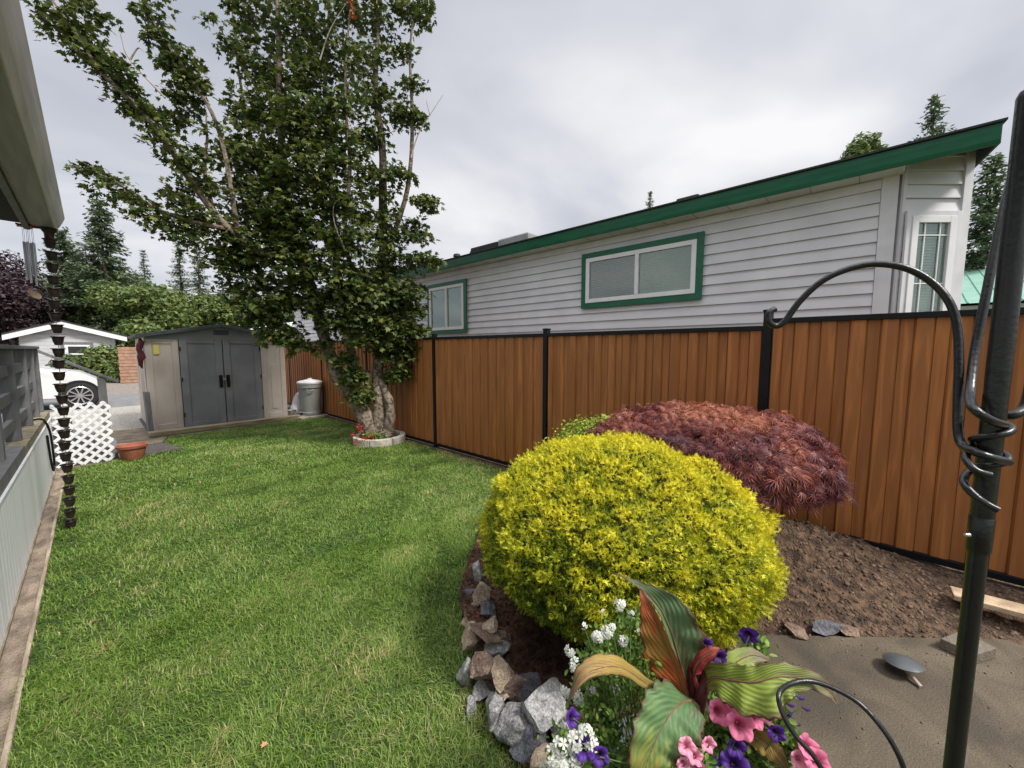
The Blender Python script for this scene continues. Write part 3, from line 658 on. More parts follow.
# stair rail beyond the deck
MB().box(.02, .11, 8.38, 8.46, .02, 1.17).build('stair_post', mGreyW, dk, bevel=.004)
MB().bar((-.52, 8.42, 1.58), (.24, 8.42, 1.10), .12, .035).build('stair_rail', mGreyW, dk, bevel=.004)
st = MB()
for k in range(3): st.box(-.5+.22*k, -.28+.22*k, 8.0, 8.9, 0, .56-.19*k)
st.build('stair_step', mGreyW, dk)
hs = MB(); hs.tube(spline([(-.50, 6.9, .80), (-.44, 7.0, .78), (-.405, 7.1, .62), (-.40, 7.16, .3), (-.405, 7.2, .18), (-.41, 7.1, .15), (-.415, 7.0, .3), (-.42, 6.95, .6)], 6), .011, 8)
tag(hs.build('garden_hose', mBlackM, smooth=True), 'black garden hose hanging over the white deck skirt', 'hose')
cb2 = MB(); cb2.tube(spline([(-.62, 4.42, 2.1), (-.60, 4.6, 1.93), (-.575, 4.72, 1.8), (-.57, 4.75, 1.63)], 6), .014, 8)
tag(cb2.build('shepherd_bracket', mBlackM, smooth=True), 'black curved rod rising from the deck top rail beside the porch post', 'bracket')
pr_ = thing('porch_roof', (-1.2, 2, 2.7), 'underside of the porch roof with grey gutter at upper left', 'roof')
gt = MB()
gt.extr([(-.145, 2.615), (-.12, 2.645), (-.10, 2.685), (-.085, 2.725), (-.085, 2.74), (-.28, 2.74), (-.28, 2.615)], (0, -1.5, 0), (0, 5.2, 0), (1, 0, 0))
gt.cm = 1; gt.extr([(-.278, 2.609), (-.15, 2.609), (-.15, 2.614), (-.278, 2.614)], (0, -1.5, 0), (0, 5.19, 0), (1, 0, 0))
gt.build('gutter', [mGutterL, mGutter], pr_, bevel=.003)
MB().box(-.315, -.281, -1.5, 5.18, 2.585, 2.765).build('fascia', mGreyW, pr_)
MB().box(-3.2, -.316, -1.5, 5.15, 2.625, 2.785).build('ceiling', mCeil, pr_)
MB().lathe([(.028, 2.525), (.03, 2.565), (.055, 2.608)], (-.18, 5.12, 0), 14).build('outlet', mRust, pr_, smooth=True)
rc = thing('rain_chain', (-.18, 5.12, 0), 'bronze rain chain of many small cups hanging from the gutter to the lawn', 'rain chain')
for k in range(25):
    z = 2.45-k*.1015; x = -.18-.002*k+.004*math.sin(k); y = 5.12+.004*math.sin(k*2.1)
    c = MB().lathe([(.010, -.006), (.022, -.004), (.032, .03), (.036, .060), (.046, .066), (.044, .070), (.033, .064), (.018, .003)], (x, y, z), 16).build('cup', mRust, rc, smooth=True)
    MB().tube([(x, y, z-.045), (x, y, z+.006)], .003, 5).build('chain_link', mSteel, c)
wc = thing('wind_chime', (-.33, 5.0, 2.0), 'silver tube wind chime with red star top hanging below the porch roof', 'wind chime')
top = dp(27, 226, 3.15); wx, wy, wz = top
MB().tube([(wx, wy, wz), (wx, wy, 2.63)], .002, 4).build('cord', mBlackM, wc)
s = MB()
star = [(.07*math.cos(PI*i/5)*(1 if i % 2 == 0 else .45), .07*math.sin(PI*i/5)*(1 if i % 2 == 0 else .45)) for i in range(10)]
s.prism([(wx+a, wy+b_) for a, b_ in star], wz-.008, wz+.006); s.tube([(wx, wy, wz+.005), (wx, wy, wz+.035)], [.02, .006], 6); s.build('star_top', mRedP, wc)
for i in range(6):
    a = i*PI/3+.3; x, y = wx+.028*math.cos(a), wy+.028*math.sin(a); l_ = .24+.022*i
    MB().tube([(x, y, wz-.005), (x, y, wz-.14)], .0012, 4).build('cord', mSteel, wc)
    MB().tube([(x, y, wz-.13), (x, y, wz-.13-l_)], .0065, 10).build('chime_tube', mSteel, wc, smooth=True)
MB().tube([(wx, wy, wz), (wx, wy, wz-.52)], .0012, 4).build('cord', mBlackM, wc)
MB().lathe([(.001, -.006), (.045, -.004), (.045, .004), (.001, .006)], (wx, wy, wz-.55), 16, axis=(.6, -.5, .5)).build('wind_sail', mPlank, wc)
# lattice
la = MB(); lx0, lx1, lz0, lz1, ly = -.42, .115, .015, .86, 7.88
def clipbar(m, p0, p1, off):
    # clip 2D line to the panel rectangle
    (x0, z0), (x1, z1) = p0, p1; dx, dz = x1-x0, z1-z0; t0, t1 = 0., 1.
    for p_, q_ in ((-dx, x0-lx0), (dx, lx1-x0), (-dz, z0-lz0), (dz, lz1-z0)):
        if abs(p_) < 1e-9: continue
        r = q_/p_
        if p_ < 0: t0 = max(t0, r)
        else: t1 = min(t1, r)
    if t1-t0 < .01: return
    a = (x0+dx*t0, ly+off, z0+dz*t0); b_ = (x0+dx*t1, ly+off, z0+dz*t1); m.bar(a, b_, .006, .036, up=(dz, 0, -dx) if False else Vector((-dz, 0, dx)).normalized())
for k in range(-12, 16):
    c = k*.118; clipbar(la, (lx0+c, lz0), (lx0+c+1.2, lz0+1.2), 0); clipbar(la, (lx0+c, lz0), (lx0+c-1.2, lz0+1.2), .0065)
tag(la.build('lattice_panel', mVinyl), 'white diagonal lattice panel standing at the end of the deck', 'lattice')
pt = MB().lathe([(.115, .0), (.12, .01), (.155, .17), (.172, .175), (.178, .21), (.16, .21), (.145, .17), (.02, .16)], (.30, 7.80, .004), 32)
tag(pt.build('plant_pot', mTerra, smooth=True), 'shallow terracotta pot standing right of the white lattice', 'pot')
t = MB(); t.obox((.22, 8.55, .03), (.16, .75, .045), rz=-.1); tag(t.build('wood_plank', mPlank, bevel=.004), 'short pale plank lying on pavers behind the terracotta pot', 'plank')
t = MB(); t.obox((.52, 8.28, .012), (.55, .8, .03), rz=.25); tag(t.build('dark_mat', mat('mat_rubber', (.09, .075, .07), (.05, .045, .04), .9, 20), bevel=.004), 'dark flat stepping mat right of the terracotta pot', 'mat')

# ------------------------------------------------------------------ car across the drive
car = thing('parked_car', (-1.6, 16, 0), 'white car parked by the road behind the lattice', 'car')
cx, cy = .12, 15.6          # front bumper x, near side y
prof = [(0, .28), (.0, .55), (-.08, .78), (-.4, .98), (-1.15, 1.12), (-1.75, 1.38), (-2.3, 1.47), (-3.2, 1.45), (-3.9, 1.1), (-4.35, 1.0), (-4.45, .6), (-4.4, .3)]
bm_ = MB(); secs = [(0, .10, .0), (.06, .03, 0), (.35, 0, 0), (1.4, 0, 0), (1.72, .03, 0), (1.78, .10, 0)]
n = len(prof); vs = []
for yo, ins, _ in secs:
    for (a, z) in prof:
        ca = -2.2; zz_ = .28+(z-.28)*(1-ins*.5); tum = max(0, z-.95)*.45
        yy = yo+(tum if yo < .9 else -tum); vs.append((cx+ca+(a-ca)*(1-ins*.35), cy+yy, zz_))
fs = [(i*n+k, i*n+(k+1) % n, (i+1)*n+(k+1) % n, (i+1)*n+k) for i in range(len(secs)-1) for k in range(n)]+[tuple(range(n)), tuple(range((len(secs)-1)*n, len(secs)*n))]
bm_.add(vs, fs); bd = bm_.build('body', mCar, car, smooth=True, bevel=.03)
MB().add([(cx-1.35, cy+.075, 1.02), (cx-1.85, cy+.24, 1.34), (cx-3.2, cy+.24, 1.36), (cx-3.75, cy+.09, 1.05), (cx-1.35, cy+.095, 1.02), (cx-1.85, cy+.26, 1.34), (cx-3.2, cy+.26, 1.36), (cx-3.75, cy+.11, 1.05)], [(0, 1, 2, 3), (7, 6, 5, 4), (0, 3, 7, 4), (0, 4, 5, 1), (1, 5, 6, 2), (2, 6, 7, 3)]).build('side_window', mGlassDk, car)
for xx in (-.42, -3.2):
    MB().lathe([(.39, 0), (.39, .012)], (cx+xx, cy-.004, .37), 32, axis=(0, 1, 0)).build('wheel_arch', mDark, car)
    wh = MB().lathe([(.22, -.01), (.30, -.03), (.34, -.02), (.345, .16), (.2, .16)], (cx+xx, cy-.01, .345), 32, axis=(0, 1, 0)).build('wheel', mTyre, car, smooth=True)
    rm = MB().lathe([(.235, 0), (.235, .02), (.20, .025), (.20, .03)], (cx+xx, cy-.045, .345), 28, axis=(0, 1, 0))
    rb = MB()
    for s5 in range(10):
        a = s5*PI/5; rb.bar((cx+xx+.03*math.cos(a), cy-.05, .345+.03*math.sin(a)), (cx+xx+.225*math.cos(a), cy-.05, .345+.225*math.sin(a)), .02, .03)
    rb.lathe([(.05, 0), (.05, .02)], (cx+xx, cy-.065, .345), 14, axis=(0, 1, 0)); rb.tube([(cx+xx+.235*math.cos(q*PI/12), cy-.048, .345+.235*math.sin(q*PI/12)) for q in range(25)], .014, 6)
    rb.build('rim', mRim, wh)
MB().lathe([(.001, 0), (.1, .01), (.1, .05)], (cx-.2, cy+.03, .68), 14, axis=(.3, 1, 0)).build('headlight', mVinyl, car, smooth=True)

# ------------------------------------------------------------------ distant houses
fh = thing('far_house', (-3, 38, 0), 'small white gabled house across the road behind the car', 'house')
Yf_ = 33.; pL = gy(18, 332, Yf_); pR = gy(118, 336, Yf_); pA = gy(62, 325, Yf_)
zE = 2.2; zA = 2.82; xL, xR, xA = pL[0], pR[0]-.15, pA[0]
b = MB(); z = 0
while z < zE: b.box(xL, xR, Yf_-.03+.0, Yf_, z, z+.19); b.box(xL, xR, Yf_, Yf_+.05, z, z+.2); z += .2
b.add([(xL, Yf_, zE), (xR, Yf_, zE), (xA, Yf_, zA), (xL, Yf_+.1, zE), (xR, Yf_+.1, zE), (xA, Yf_+.1, zA)], [(0, 1, 2), (5, 4, 3), (0, 3, 4, 1)])
b.box(xL, xL+.1, Yf_+.1, Yf_+8, 0, zE); b.box(xR-.1, xR, Yf_+.1, Yf_+8, 0, zE)
b.build('wall', mat('far_siding', (.55, .56, .57), (.48, .49, .5), .6, 3), fh)
for sg, xe in ((-1, xL-.5), (1, xR+.5)):
    MB().extr([(xe, zE-.15), (xA, zA), (xA, zA+.28), (xe, zE+.12)], (0, Yf_-.4, 0), (0, Yf_-.3, 0), (1, 0, 0)).build('barge_board', mVinyl, fh)
    MB().extr([(xe, zE+.122), (xA, zA+.282), (xA, zA+.36), (xe, zE+.2)], (0, Yf_-.42, 0), (0, Yf_+8.3, 0), (1, 0, 0)).build('roof', mRoofDk, fh)
pw = gy(78, 352, Yf_); wx0 = pw[0]
fw = MB()
for a, c, d, e_ in ((-.62, -.48, .65, 1.98), (.48, .62, .65, 1.98), (-.48, .48, 1.84, 1.98), (-.48, .48, .65, .79)): fw.box(wx0+a, wx0+c, Yf_-.08, Yf_-.031, d, e_)
fwo = fw.build('window', mGreyW, fh)
MB().box(wx0-.48, wx0+.48, Yf_-.06, Yf_-.035, .79, 1.84).build('pane', mGlassDk, fwo)
MB().box(wx0-.48, wx0-.36, Yf_-.075, Yf_-.061, .79, 1.84).box(wx0+.36, wx0+.48, Yf_-.075, Yf_-.061, .79, 1.84).box(wx0-.36, wx0+.36, Yf_-.075, Yf_-.061, 1.28, 1.36).box(wx0-.36, wx0+.36, Yf_-.075, Yf_-.061, 1.74, 1.84).build('frame', mVinyl, fwo)
# white roofed trailer behind the shed
q0 = gy(218, 322, 22); q1 = gy(300, 328, 22)
wt = thing('white_roof_house', (8.5, 24, 0), 'house with white flat metal roof just showing behind the shed', 'house')
MB().box(6.3, 15, 22.2, 28, 0, 2.6).build('wall', mTrim, wt)
MB().extr([(5.8, 2.62), (8.2, 3.2), (15.4, 3.0), (15.4, 2.8), (5.8, 2.5)], (0, 21.8, 0), (0, 28.4, 0), (1, 0, 0)).build('roof', mVinyl, wt)
# brick pillar seen left of the shed
bp_ = gz(129, 377, 0); 
bpx = gy(131, 355, 26.)
t = MB(); z = 0; k = 0
while z < 1.7:
    t.box(bpx[0]-.45+(.02 if k % 2 else 0), bpx[0]+.45+(.02 if k % 2 else 0), 26-.3, 26.3, z, z+.14); z += .155; k += 1
tag(t.build('wood_screen', mat('cedar_screen', (.42, .25, .17), (.3, .17, .11), .8, 6), bevel=.006), 'reddish slatted wooden screen left of the shed across the road', 'screen')

# ------------------------------------------------------------------ vegetation
mleaf = [(0, 0, 0), (.20, .08, -.03), (.50, .12, -.10), (.30, .30, -.03), (.42, .62, -.08), (.18, .55, .0), (0, 1, -.12), (-.18, .55, .0), (-.42, .62, -.08), (-.30, .30, -.03), (-.50, .12, -.10), (-.20, .08, -.03)]
mleaff = [(0, 1, 2), (0, 2, 3), (0, 3, 4), (0, 4, 5), (0, 5, 6), (0, 6, 7), (0, 7, 8), (0, 8, 9), (0, 9, 10), (0, 10, 11)]
oval = [(0, 0, 0), (.28, .35, .06), (.22, .75, .0), (0, 1, -.08), (-.22, .75, .0), (-.28, .35, .06)]
ovalf = [(0, 1, 2), (0, 2, 3), (0, 3, 4), (0, 4, 5)]

# ---- the maple in the ring
TD = 6.55
maple = thing('maple_tree', (3.2, 6.12, 0), 'tall multi stemmed maple tree growing from the concrete block ring by the fence', 'tree')
tk = MB()
def limb(pts, rads, n=12, k=6, jit=.16):
    P_ = spline([dp(a, b, d) for a, b, d in pts], k); tk.tube(P_, lerpl(rads, len(P_)), n, jit=jit)
limb([(375, 442, 6.55), (372, 433, 6.55), (367, 421, 6.52), (359, 406, 6.5), (350, 393, 6.5), (338, 378, 6.45), (329, 352, 6.4), (321, 326, 6.4), (312, 290, 6.3), (295, 240, 6.2), (285, 180, 6.1), (280, 110, 6.1), (278, 30, 6.1), (275, -40, 6.1)], [.20, .165, .14, .125, .12, .105, .095, .09, .085, .075, .06, .045, .03, .02], 16, jit=.22)
limb([(379, 442, 6.6), (379, 432, 6.58), (379, 418, 6.55), (379, 398, 6.55), (377, 380, 6.6), (379, 362, 6.6), (385, 338, 6.6), (389, 310, 6.6), (384, 260, 6.6), (383, 200, 6.6), (382, 140, 6.5), (375, 90, 6.5), (378, 30, 6.5), (372, -30, 6.5)], [.18, .15, .125, .105, .09, .09, .10, .10, .085, .07, .055, .045, .03, .02], 16, jit=.2)
limb([(384, 441, 6.55), (387, 431, 6.53), (390, 415, 6.5), (388, 398, 6.5), (380, 380, 6.58)], [.12, .095, .08, .075, .06], 12)
limb([(355, 405, 6.55), (354, 385, 6.7), (352, 360, 6.8), (348, 335, 6.8), (340, 300, 6.8), (335, 240, 6.8), (330, 170, 6.8), (325, 90, 6.7), (330, 0, 6.7)], [.09, .09, .085, .08, .07, .055, .045, .035, .02], 10)
limb([(300, 262, 6.25), (270, 255, 5.9), (245, 246, 5.7), (225, 230, 5.6), (212, 205, 5.5), (205, 170, 5.4), (207, 140, 5.35), (206, 112, 5.3)], [.055, .05, .045, .038, .03, .022, .015, .006], 8)
limb([(262, 252, 5.8), (225, 225, 5.4), (190, 180, 5.1), (165, 140, 4.9), (135, 105, 4.7), (100, 70, 4.5), (70, 25, 4.4), (45, -10, 4.4)], [.05, .045, .04, .036, .03, .022, .015, .008], 8)
limb([(225, 228, 5.4), (185, 220, 5.1), (150, 205, 4.9), (115, 182, 4.75), (82, 168, 4.7)], [.03, .025, .02, .013, .005], 6)
limb([(238, 236, 5.6), (228, 170, 5.5), (215, 120, 5.4), (192, 80, 5.3), (168, 45, 5.3), (145, 8, 5.3)], [.04, .03, .026, .02, .014, .006], 6)
limb([(388, 250, 6.6), (405, 200, 6.5), (411, 160, 6.4), (412, 110, 6.4), (410, 50, 6.4), (415, 10, 6.4)], [.045, .04, .034, .028, .02, .008], 8)
limb([(360, 290, 6.4), (345, 240, 6.1), (350, 170, 6.0), (345, 90, 6.0), (350, 10, 6.0)], [.04, .035, .028, .02, .01], 8)
limb([(330, 280, 6.5), (285, 220, 6.6), (255, 150, 6.6), (240, 80, 6.6), (232, 10, 6.6)], [.05, .04, .03, .02, .01], 8)
# twigs that died back
for pts in ([(411, 158, 6.3), (418, 135, 6.3), (430, 115, 6.3), (443, 95, 6.3)], [(430, 115, 6.3), (426, 100, 6.3)], [(165, 98, 4.9), (130, 60, 4.9), (122, 40, 4.9), (118, 22, 4.9)], [(130, 60, 4.9), (138, 48, 4.9), (144, 52, 4.9)],
            [(345, 250, 5.8), (335, 225, 5.8), (334, 205, 5.8), (345, 195, 5.8)], [(355, 240, 5.9), (345, 228, 5.8), (336, 215, 5.8)], [(320, 60, 5.9), (330, 30, 5.9), (345, 5, 5.9)]):
    P_ = spline([dp(*q) for q in pts], 5); MB().tube(P_, lerpl([.012, .003], len(P_)), 5).build('dead_branch', mTwig, maple, smooth=True)
# crown clumps: (px, py, radius px, distance, sprays)
CL = [(50, 12, 14, 4.4, 10), (62, 30, 14, 4.45, 12), (78, 28, 20, 4.5, 22), (90, 8, 16, 4.5, 12), (95, 55, 22, 4.55, 28), (118, 72, 20, 4.6, 24), (132, 98, 18, 4.75, 20), (152, 118, 16, 4.85, 18), (140, 112, 10, 4.8, 8), (165, 140, 18, 4.95, 20), (185, 160, 22, 5.05, 28), (200, 182, 22, 5.2, 28),
      (145, 12, 14, 5.3, 10), (160, 38, 18, 5.3, 18), (178, 60, 20, 5.3, 24), (190, 85, 20, 5.35, 26), (182, 100, 18, 5.35, 20), (175, 118, 12, 5.4, 10), (208, 130, 16, 5.4, 7), (202, 150, 14, 5.4, 8),
      (78, 168, 9, 4.7, 5), (95, 172, 12, 4.75, 9), (115, 182, 15, 4.8, 14), (132, 200, 17, 4.85, 18), (150, 212, 18, 4.9, 20), (170, 222, 18, 5.0, 22), (188, 205, 20, 5.1, 24), (205, 225, 24, 5.3, 32), (190, 240, 16, 5.1, 14), (175, 195, 16, 5.1, 12), (225, 250, 20, 5.6, 20), (212, 262, 14, 5.5, 10), (235, 235, 18, 5.6, 16), (100, 190, 8, 4.8, 4),
      (215, 20, 14, 5.8, 6), (234, 45, 18, 6.3, 11), (240, 110, 18, 6.2, 8), (240, 150, 18, 6.1, 12), (236, 185, 16, 6.0, 10),
      (255, 20, 30, 6.4, 24), (262, 65, 32, 6.3, 34), (268, 115, 38, 6.2, 55), (265, 160, 40, 6.0, 65), (258, 205, 38, 5.9, 60), (270, 245, 34, 5.9, 50), (252, 285, 30, 6.1, 40), (245, 262, 24, 6.0, 24), (268, 318, 22, 6.2, 26), (255, 308, 20, 6.0, 18), (290, 335, 17, 6.2, 14),
      (300, 30, 34, 6.3, 32), (305, 75, 36, 6.2, 40), (305, 125, 38, 6.0, 60), (305, 175, 40, 5.9, 65), (300, 220, 38, 5.9, 60), (298, 262, 32, 6.0, 40), (292, 296, 30, 6.1, 36), (318, 305, 22, 6.2, 18),
      (340, 20, 32, 6.3, 22), (345, 65, 32, 6.2, 24), (345, 110, 34, 6.1, 30), (345, 155, 34, 6.0, 32), (340, 200, 34, 6.0, 34), (345, 240, 34, 6.0, 40), (342, 278, 32, 6.1, 40), (350, 312, 26, 6.2, 28), (362, 338, 20, 6.3, 18),
      (378, 20, 24, 6.5, 14), (372, 60, 22, 6.5, 12), (380, 100, 24, 6.5, 18), (374, 140, 24, 6.5, 16), (376, 185, 26, 6.4, 20), (382, 225, 28, 6.4, 26), (385, 262, 30, 6.4, 34), (385, 298, 26, 6.4, 26), (400, 325, 22, 6.5, 22),
      (405, 10, 16, 6.5, 9), (425, 8, 12, 6.5, 6), (418, 22, 10, 6.5, 4), (400, 50, 16, 6.4, 8), (412, 85, 14, 6.4, 8), (405, 115, 17, 6.4, 14), (418, 120, 10, 6.4, 6), (398, 175, 18, 6.4, 12), (425, 200, 15, 6.4, 10), (432, 205, 9, 6.4, 4), (415, 232, 20, 6.4, 18), (420, 260, 17, 6.4, 13), (432, 262, 10, 6.3, 5), (410, 290, 20, 6.4, 18), (415, 310, 14, 6.5, 10), (408, 345, 14, 6.6, 10), (392, 355, 14, 6.6, 12), (390, 378, 9, 6.65, 5), (352, 378, 14, 6.35, 14), (362, 392, 9, 6.35, 6), (345, 358, 12, 6.3, 8), (325, 345, 12, 6.3, 6),
      (345, 300, 24, 6.15, 26), (368, 322, 24, 6.3, 26), (385, 318, 22, 6.35, 22), (398, 300, 22, 6.4, 22), (360, 285, 26, 6.1, 26), (335, 322, 16, 6.2, 12), (405, 350, 18, 6.55, 22), (400, 372, 14, 6.6, 16), (416, 330, 14, 6.5, 14), (388, 345, 16, 6.5, 16), (352, 372, 13, 6.35, 10), (358, 398, 9, 6.35, 6), (300, 345, 12, 6.2, 8), (275, 335, 14, 6.1, 10),
      (270, -30, 60, 6.3, 40), (350, -30, 60, 6.3, 40), (60, -25, 30, 4.4, 20), (145, -20, 26, 5.3, 14)]
cen = []; out = []; tw = tk
for (a, b_, r, D, ns) in CL:
    c = dp(a, b_, D); R_ = max(r*D/385*.35, r*D/385-.075)
    for s in range(int(ns*(.75 if a < 225 else (1.35 if b_ < 120 else 1.42)))):
        d = rdir(1)[0]; rr = R_*(rng.random()**.45); q = c+d*rr*np.array([1, 1, .85]); cen.append(q); out.append(d*.6+np.array([0, 0, .25]))
        if s % 5 == 0:
            tw.tube([c-(0, 0, R_*.2), (c+q)/2+rng.normal(size=3)*.02, q], [.010, .006, .003], 4, cap=False)
tk.build('trunk', mBark, maple, smooth=True)
cen = np.array(cen); out = np.array(out); nl = 15
P = np.repeat(cen, nl, 0); O = np.repeat(out, nl, 0); n = len(P)
tiltn = nrm(np.array([0, 0, 1.])*1.1+np.repeat(rng.normal(size=cen.shape)*.35, nl, 0)+O*.5)
X_, Y_, Z_ = frames(tiltn, rng.normal(size=(n, 3)))
rad = .145*np.sqrt(rng.random(n)); P = P+Y_*rad[:, None]; P[:, 2] -= rad**2*1.3; P += rng.normal(size=P.shape)*.018
Zl = nrm(Z_*.8+rng.normal(size=(n, 3))*.38); Tl = Y_+np.array([0, 0, -.45])+rng.normal(size=(n, 3))*.3
Xl, Yl, Zl = frames(Zl, Tl); S = rng.uniform(.055, .105, n)
near = P[:, 0]*.733+P[:, 1]*.674 < 5.6
S = np.where(near, S*.8, S)
scatter('crown', mleaf, mleaff, P, Xl, Yl, Zl, S, mMaple, maple)
# a few leaves already turned red at the top
c = dp(352, 8, 5.95); n = 18; P = c+rng.normal(size=(n, 3))*np.array([.035, .035, .06]); Xl, Yl, Zl = frames(nrm(rdir(n)+[0, 0, .8])); scatter('red_spray', mleaf, mleaff, P, Xl, Yl, Zl, np.full(n, .075), mMapleRed, maple)
# ring planter
rg = thing('planter_ring', (3.27, 6.12, 0), 'round ring of pale concrete blocks around the maple trunk', 'planter')
for k in range(7):
    a0 = k*2*PI/7+.25; a1 = a0+2*PI/7-.03; n = 8
    po = [(3.27+.43*math.cos(a0+(a1-a0)*i/n), 6.12+.43*math.sin(a0+(a1-a0)*i/n)) for i in range(n+1)]
    pi_ = [(3.27+.34*math.cos(a1-(a1-a0)*i/n), 6.12+.34*math.sin(a1-(a1-a0)*i/n)) for i in range(n+1)]
    MB().prism(po+pi_, 0, .125).build('block', mRing, rg, bevel=.008)
sl_ = MB().lathe([(.335, .0), (.335, .085), (.01, .11)], (3.27, 6.12, 0), 24).build('soil_fill', mSoil, rg)
rf_ = thing('red_flowers', (2.98, 5.95, .1), 'low red begonias growing in the ring at the foot of the maple', 'flowers')
n = 420; base = np.array([3.02, 5.95, .15]); P = base+rng.normal(size=(n, 3))*np.array([.11, .10, .035]); 
dr_ = P[:, :2]-np.array([3.27, 6.12]); dist = np.linalg.norm(dr_, axis=1); P[:, :2] = np.array([3.27, 6.12])+dr_*np.minimum(1, .33/dist)[:, None]; P[:, 2] = np.maximum(P[:, 2], .1)
Xl, Yl, Zl = frames(nrm(rdir(n)*.6+[0, 0, 1])); scatter('foliage', oval, ovalf, P, Xl, Yl, Zl, rng.uniform(.035, .06, n), mBed, rf_)
mRedF = leafmat('red_petal', [(0, (.28, .012, .012)), (1, (.55, .03, .025))], .5, .2)
for (a, b_) in ((352, 433), (360, 429), (364, 437), (372, 435), (356, 441), (359, 425)):
    c = dp(a, b_, 6.05); n = 22; P = c+rng.normal(size=(n, 3))*.020-[0, 0, .02]; Xl, Yl, Zl = frames(nrm(rdir(n)+[0, 0, .6])); scatter('blossom', oval, ovalf, P, Xl, Yl, Zl, np.full(n, .032), mRedF, rf_)

# ---- golden shrub
def dome_points(n, c, r, bump, nscale, zmin=-1., power=1.):
    d = rdir(int(n*1.6)); d = d[d[:, 2] > zmin][:n]
    k = np.array([1+bump*noise.noise(Vector(q)*nscale)+bump*.5*noise.noise(Vector(q)*nscale*2.7) for q in d])
    e = np.sign(d)*np.abs(d)**power
    P = c+e*np.array(r)*k[:, None]; Nn = nrm(e/np.array(r)); return P, Nn, d
def solid_dome(name, c, r, bump, nscale, m, parent, k=.9, power=1., zmin=-1):
    import bmesh
    bm = bmesh.new(); bmesh.ops.create_icosphere(bm, subdivisions=5, radius=1)
    for v in bm.verts:
        q = v.co.copy(); f_ = 1+bump*noise.noise(q*nscale)+bump*.5*noise.noise(q*nscale*2.7)
        if q.z < zmin: q.z = zmin
        v.co = Vector(c)+Vector((math.copysign(abs(q.x)**power, q.x)*r[0], math.copysign(abs(q.y)**power, q.y)*r[1], math.copysign(abs(q.z)**power, q.z)*r[2]))*f_*k
    me = bpy.data.meshes.new(name); bm.to_mesh(me); bm.free(); me.materials.append(m); o = bpy.data.objects.new(name, me); link(o, parent); return o
gc = np.array([1.93, .97, .63]); gr_ = (.75, .75, .48)
right_ = M[:, 0]; back_ = M[:, 2]
gs = thing('golden_shrub', (gc[0], gc[1], .07), 'large clipped golden yellow conifer shrub behind the stone edging', 'shrub')
solid_dome('solid_core', gc, gr_, .07, 2.2, mGoldIn, gs, .89)  # solid dark core added inside to block light through the fronds
MB().tube([(gc[0], gc[1], .0), (gc[0]+.02, gc[1], .3), (gc[0], gc[1], .5)], [.05, .04, .03], 8, jit=.2).build('stem', mBarkDk, gs)
frond = [(-.05, 0, 0), (.05, 0, 0), (0, 1, .02), (.03, .15, 0), (.34, .55, .03), (.02, .32, 0), (-.03, .2, 0), (-.32, .62, -.02), (-.02, .38, 0), (.02, .42, 0), (.24, .86, .0), (0, .58, 0), (-.02, .45, 0), (-.22, .9, .02), (0, .62, 0)]
frondf = [(0, 1, 2), (3, 4, 5), (6, 8, 7), (9, 10, 11), (12, 14, 13)]
n = 105000; P, Nn, dd = dome_points(n, gc, gr_, .07, 2.2); n = len(P)
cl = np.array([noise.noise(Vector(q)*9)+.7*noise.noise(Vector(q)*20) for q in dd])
P = P+Nn*(cl*.035-.025+rng.normal(size=n)*.012)[:, None]
T = nrm(Nn*.8+np.array([0, 0, .35])+rng.normal(size=(n, 3))*.45)
X_, Y_, Z_ = frames(nrm(rng.normal(size=(n, 3))+Nn*.3), T)
S = rng.uniform(.016, .032, n)*(1+.5*(rng.random(n) < .05))
tint = .46*cl-.10+.40*(dd[:, 2])+.14*(dd@(right_*.8-back_*.0))   # yellow growth; lit top and right, shaded lower left put into the colour
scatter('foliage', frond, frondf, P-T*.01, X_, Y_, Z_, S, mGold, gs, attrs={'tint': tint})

# ---- laceleaf maple
lc = np.array([2.84, .82, .88]); lr = (.72, .72, .28)
ls = thing('laceleaf_maple', (lc[0], lc[1], .1), 'weeping dark red laceleaf maple dome between golden shrub and fence', 'shrub')
lpow = .9
solid_dome('solid_core', lc+[0, 0, -.02], lr, .06, 2, mLaceIn, ls, .86, lpow, zmin=-.08)  # solid dark dome filling the crown under the foliage
tk2 = MB(); tk2.tube(spline([(3.0, .85, .1), (2.98, .84, .35), (2.94, .80, .6), (2.93, .8, .95)], 5), lerpl([.045, .035, .04, .02], 16), 8, jit=.2)
for k in range(9):
    a = k*.7; tk2.tube(spline([(2.94, .8, .75), (2.94+.35*math.cos(a), .8+.35*math.sin(a), 1.02), (2.94+.66*math.cos(a), .8+.66*math.sin(a), .85)], 4), lerpl([.016, .006], 9), 5)
tk2.build('trunk', mBarkDk, ls, smooth=True)
lace = []; lacef = []
for i, (an, l_) in enumerate(((-1.1, .6), (-.7, .85), (-.33, .97), (0, 1.05), (.35, .95), (.7, .8), (1.15, .6))):
    dx, dy = math.sin(an), math.cos(an); k = len(lace)
    lace += [(-dy*.022, dx*.022, 0), (dy*.022, -dx*.022, 0), (dx*l_*.55+dy*.032, dy*l_*.55-dx*.032, -.05), (dx*l_*.55-dy*.032, dy*l_*.55+dx*.032, -.05), (dx*l_, dy*l_, -.28)]
    lacef += [(k, k+1, k+2), (k, k+2, k+3), (k+3, k+2, k+4)]
n = 27000; P, Nn, dd = dome_points(n, lc, lr, .06, 2, zmin=-.12, power=lpow); n = len(P)
cl = np.array([noise.noise(Vector(q)*7) for q in dd])
low = np.clip(-dd[:, 2]*2+.3, 0, 1)
P = P+Nn*(cl*.04+rng.normal(size=n)*.02)[:, None]; P[:, 2] += -low*.10*rng.random(n)**3
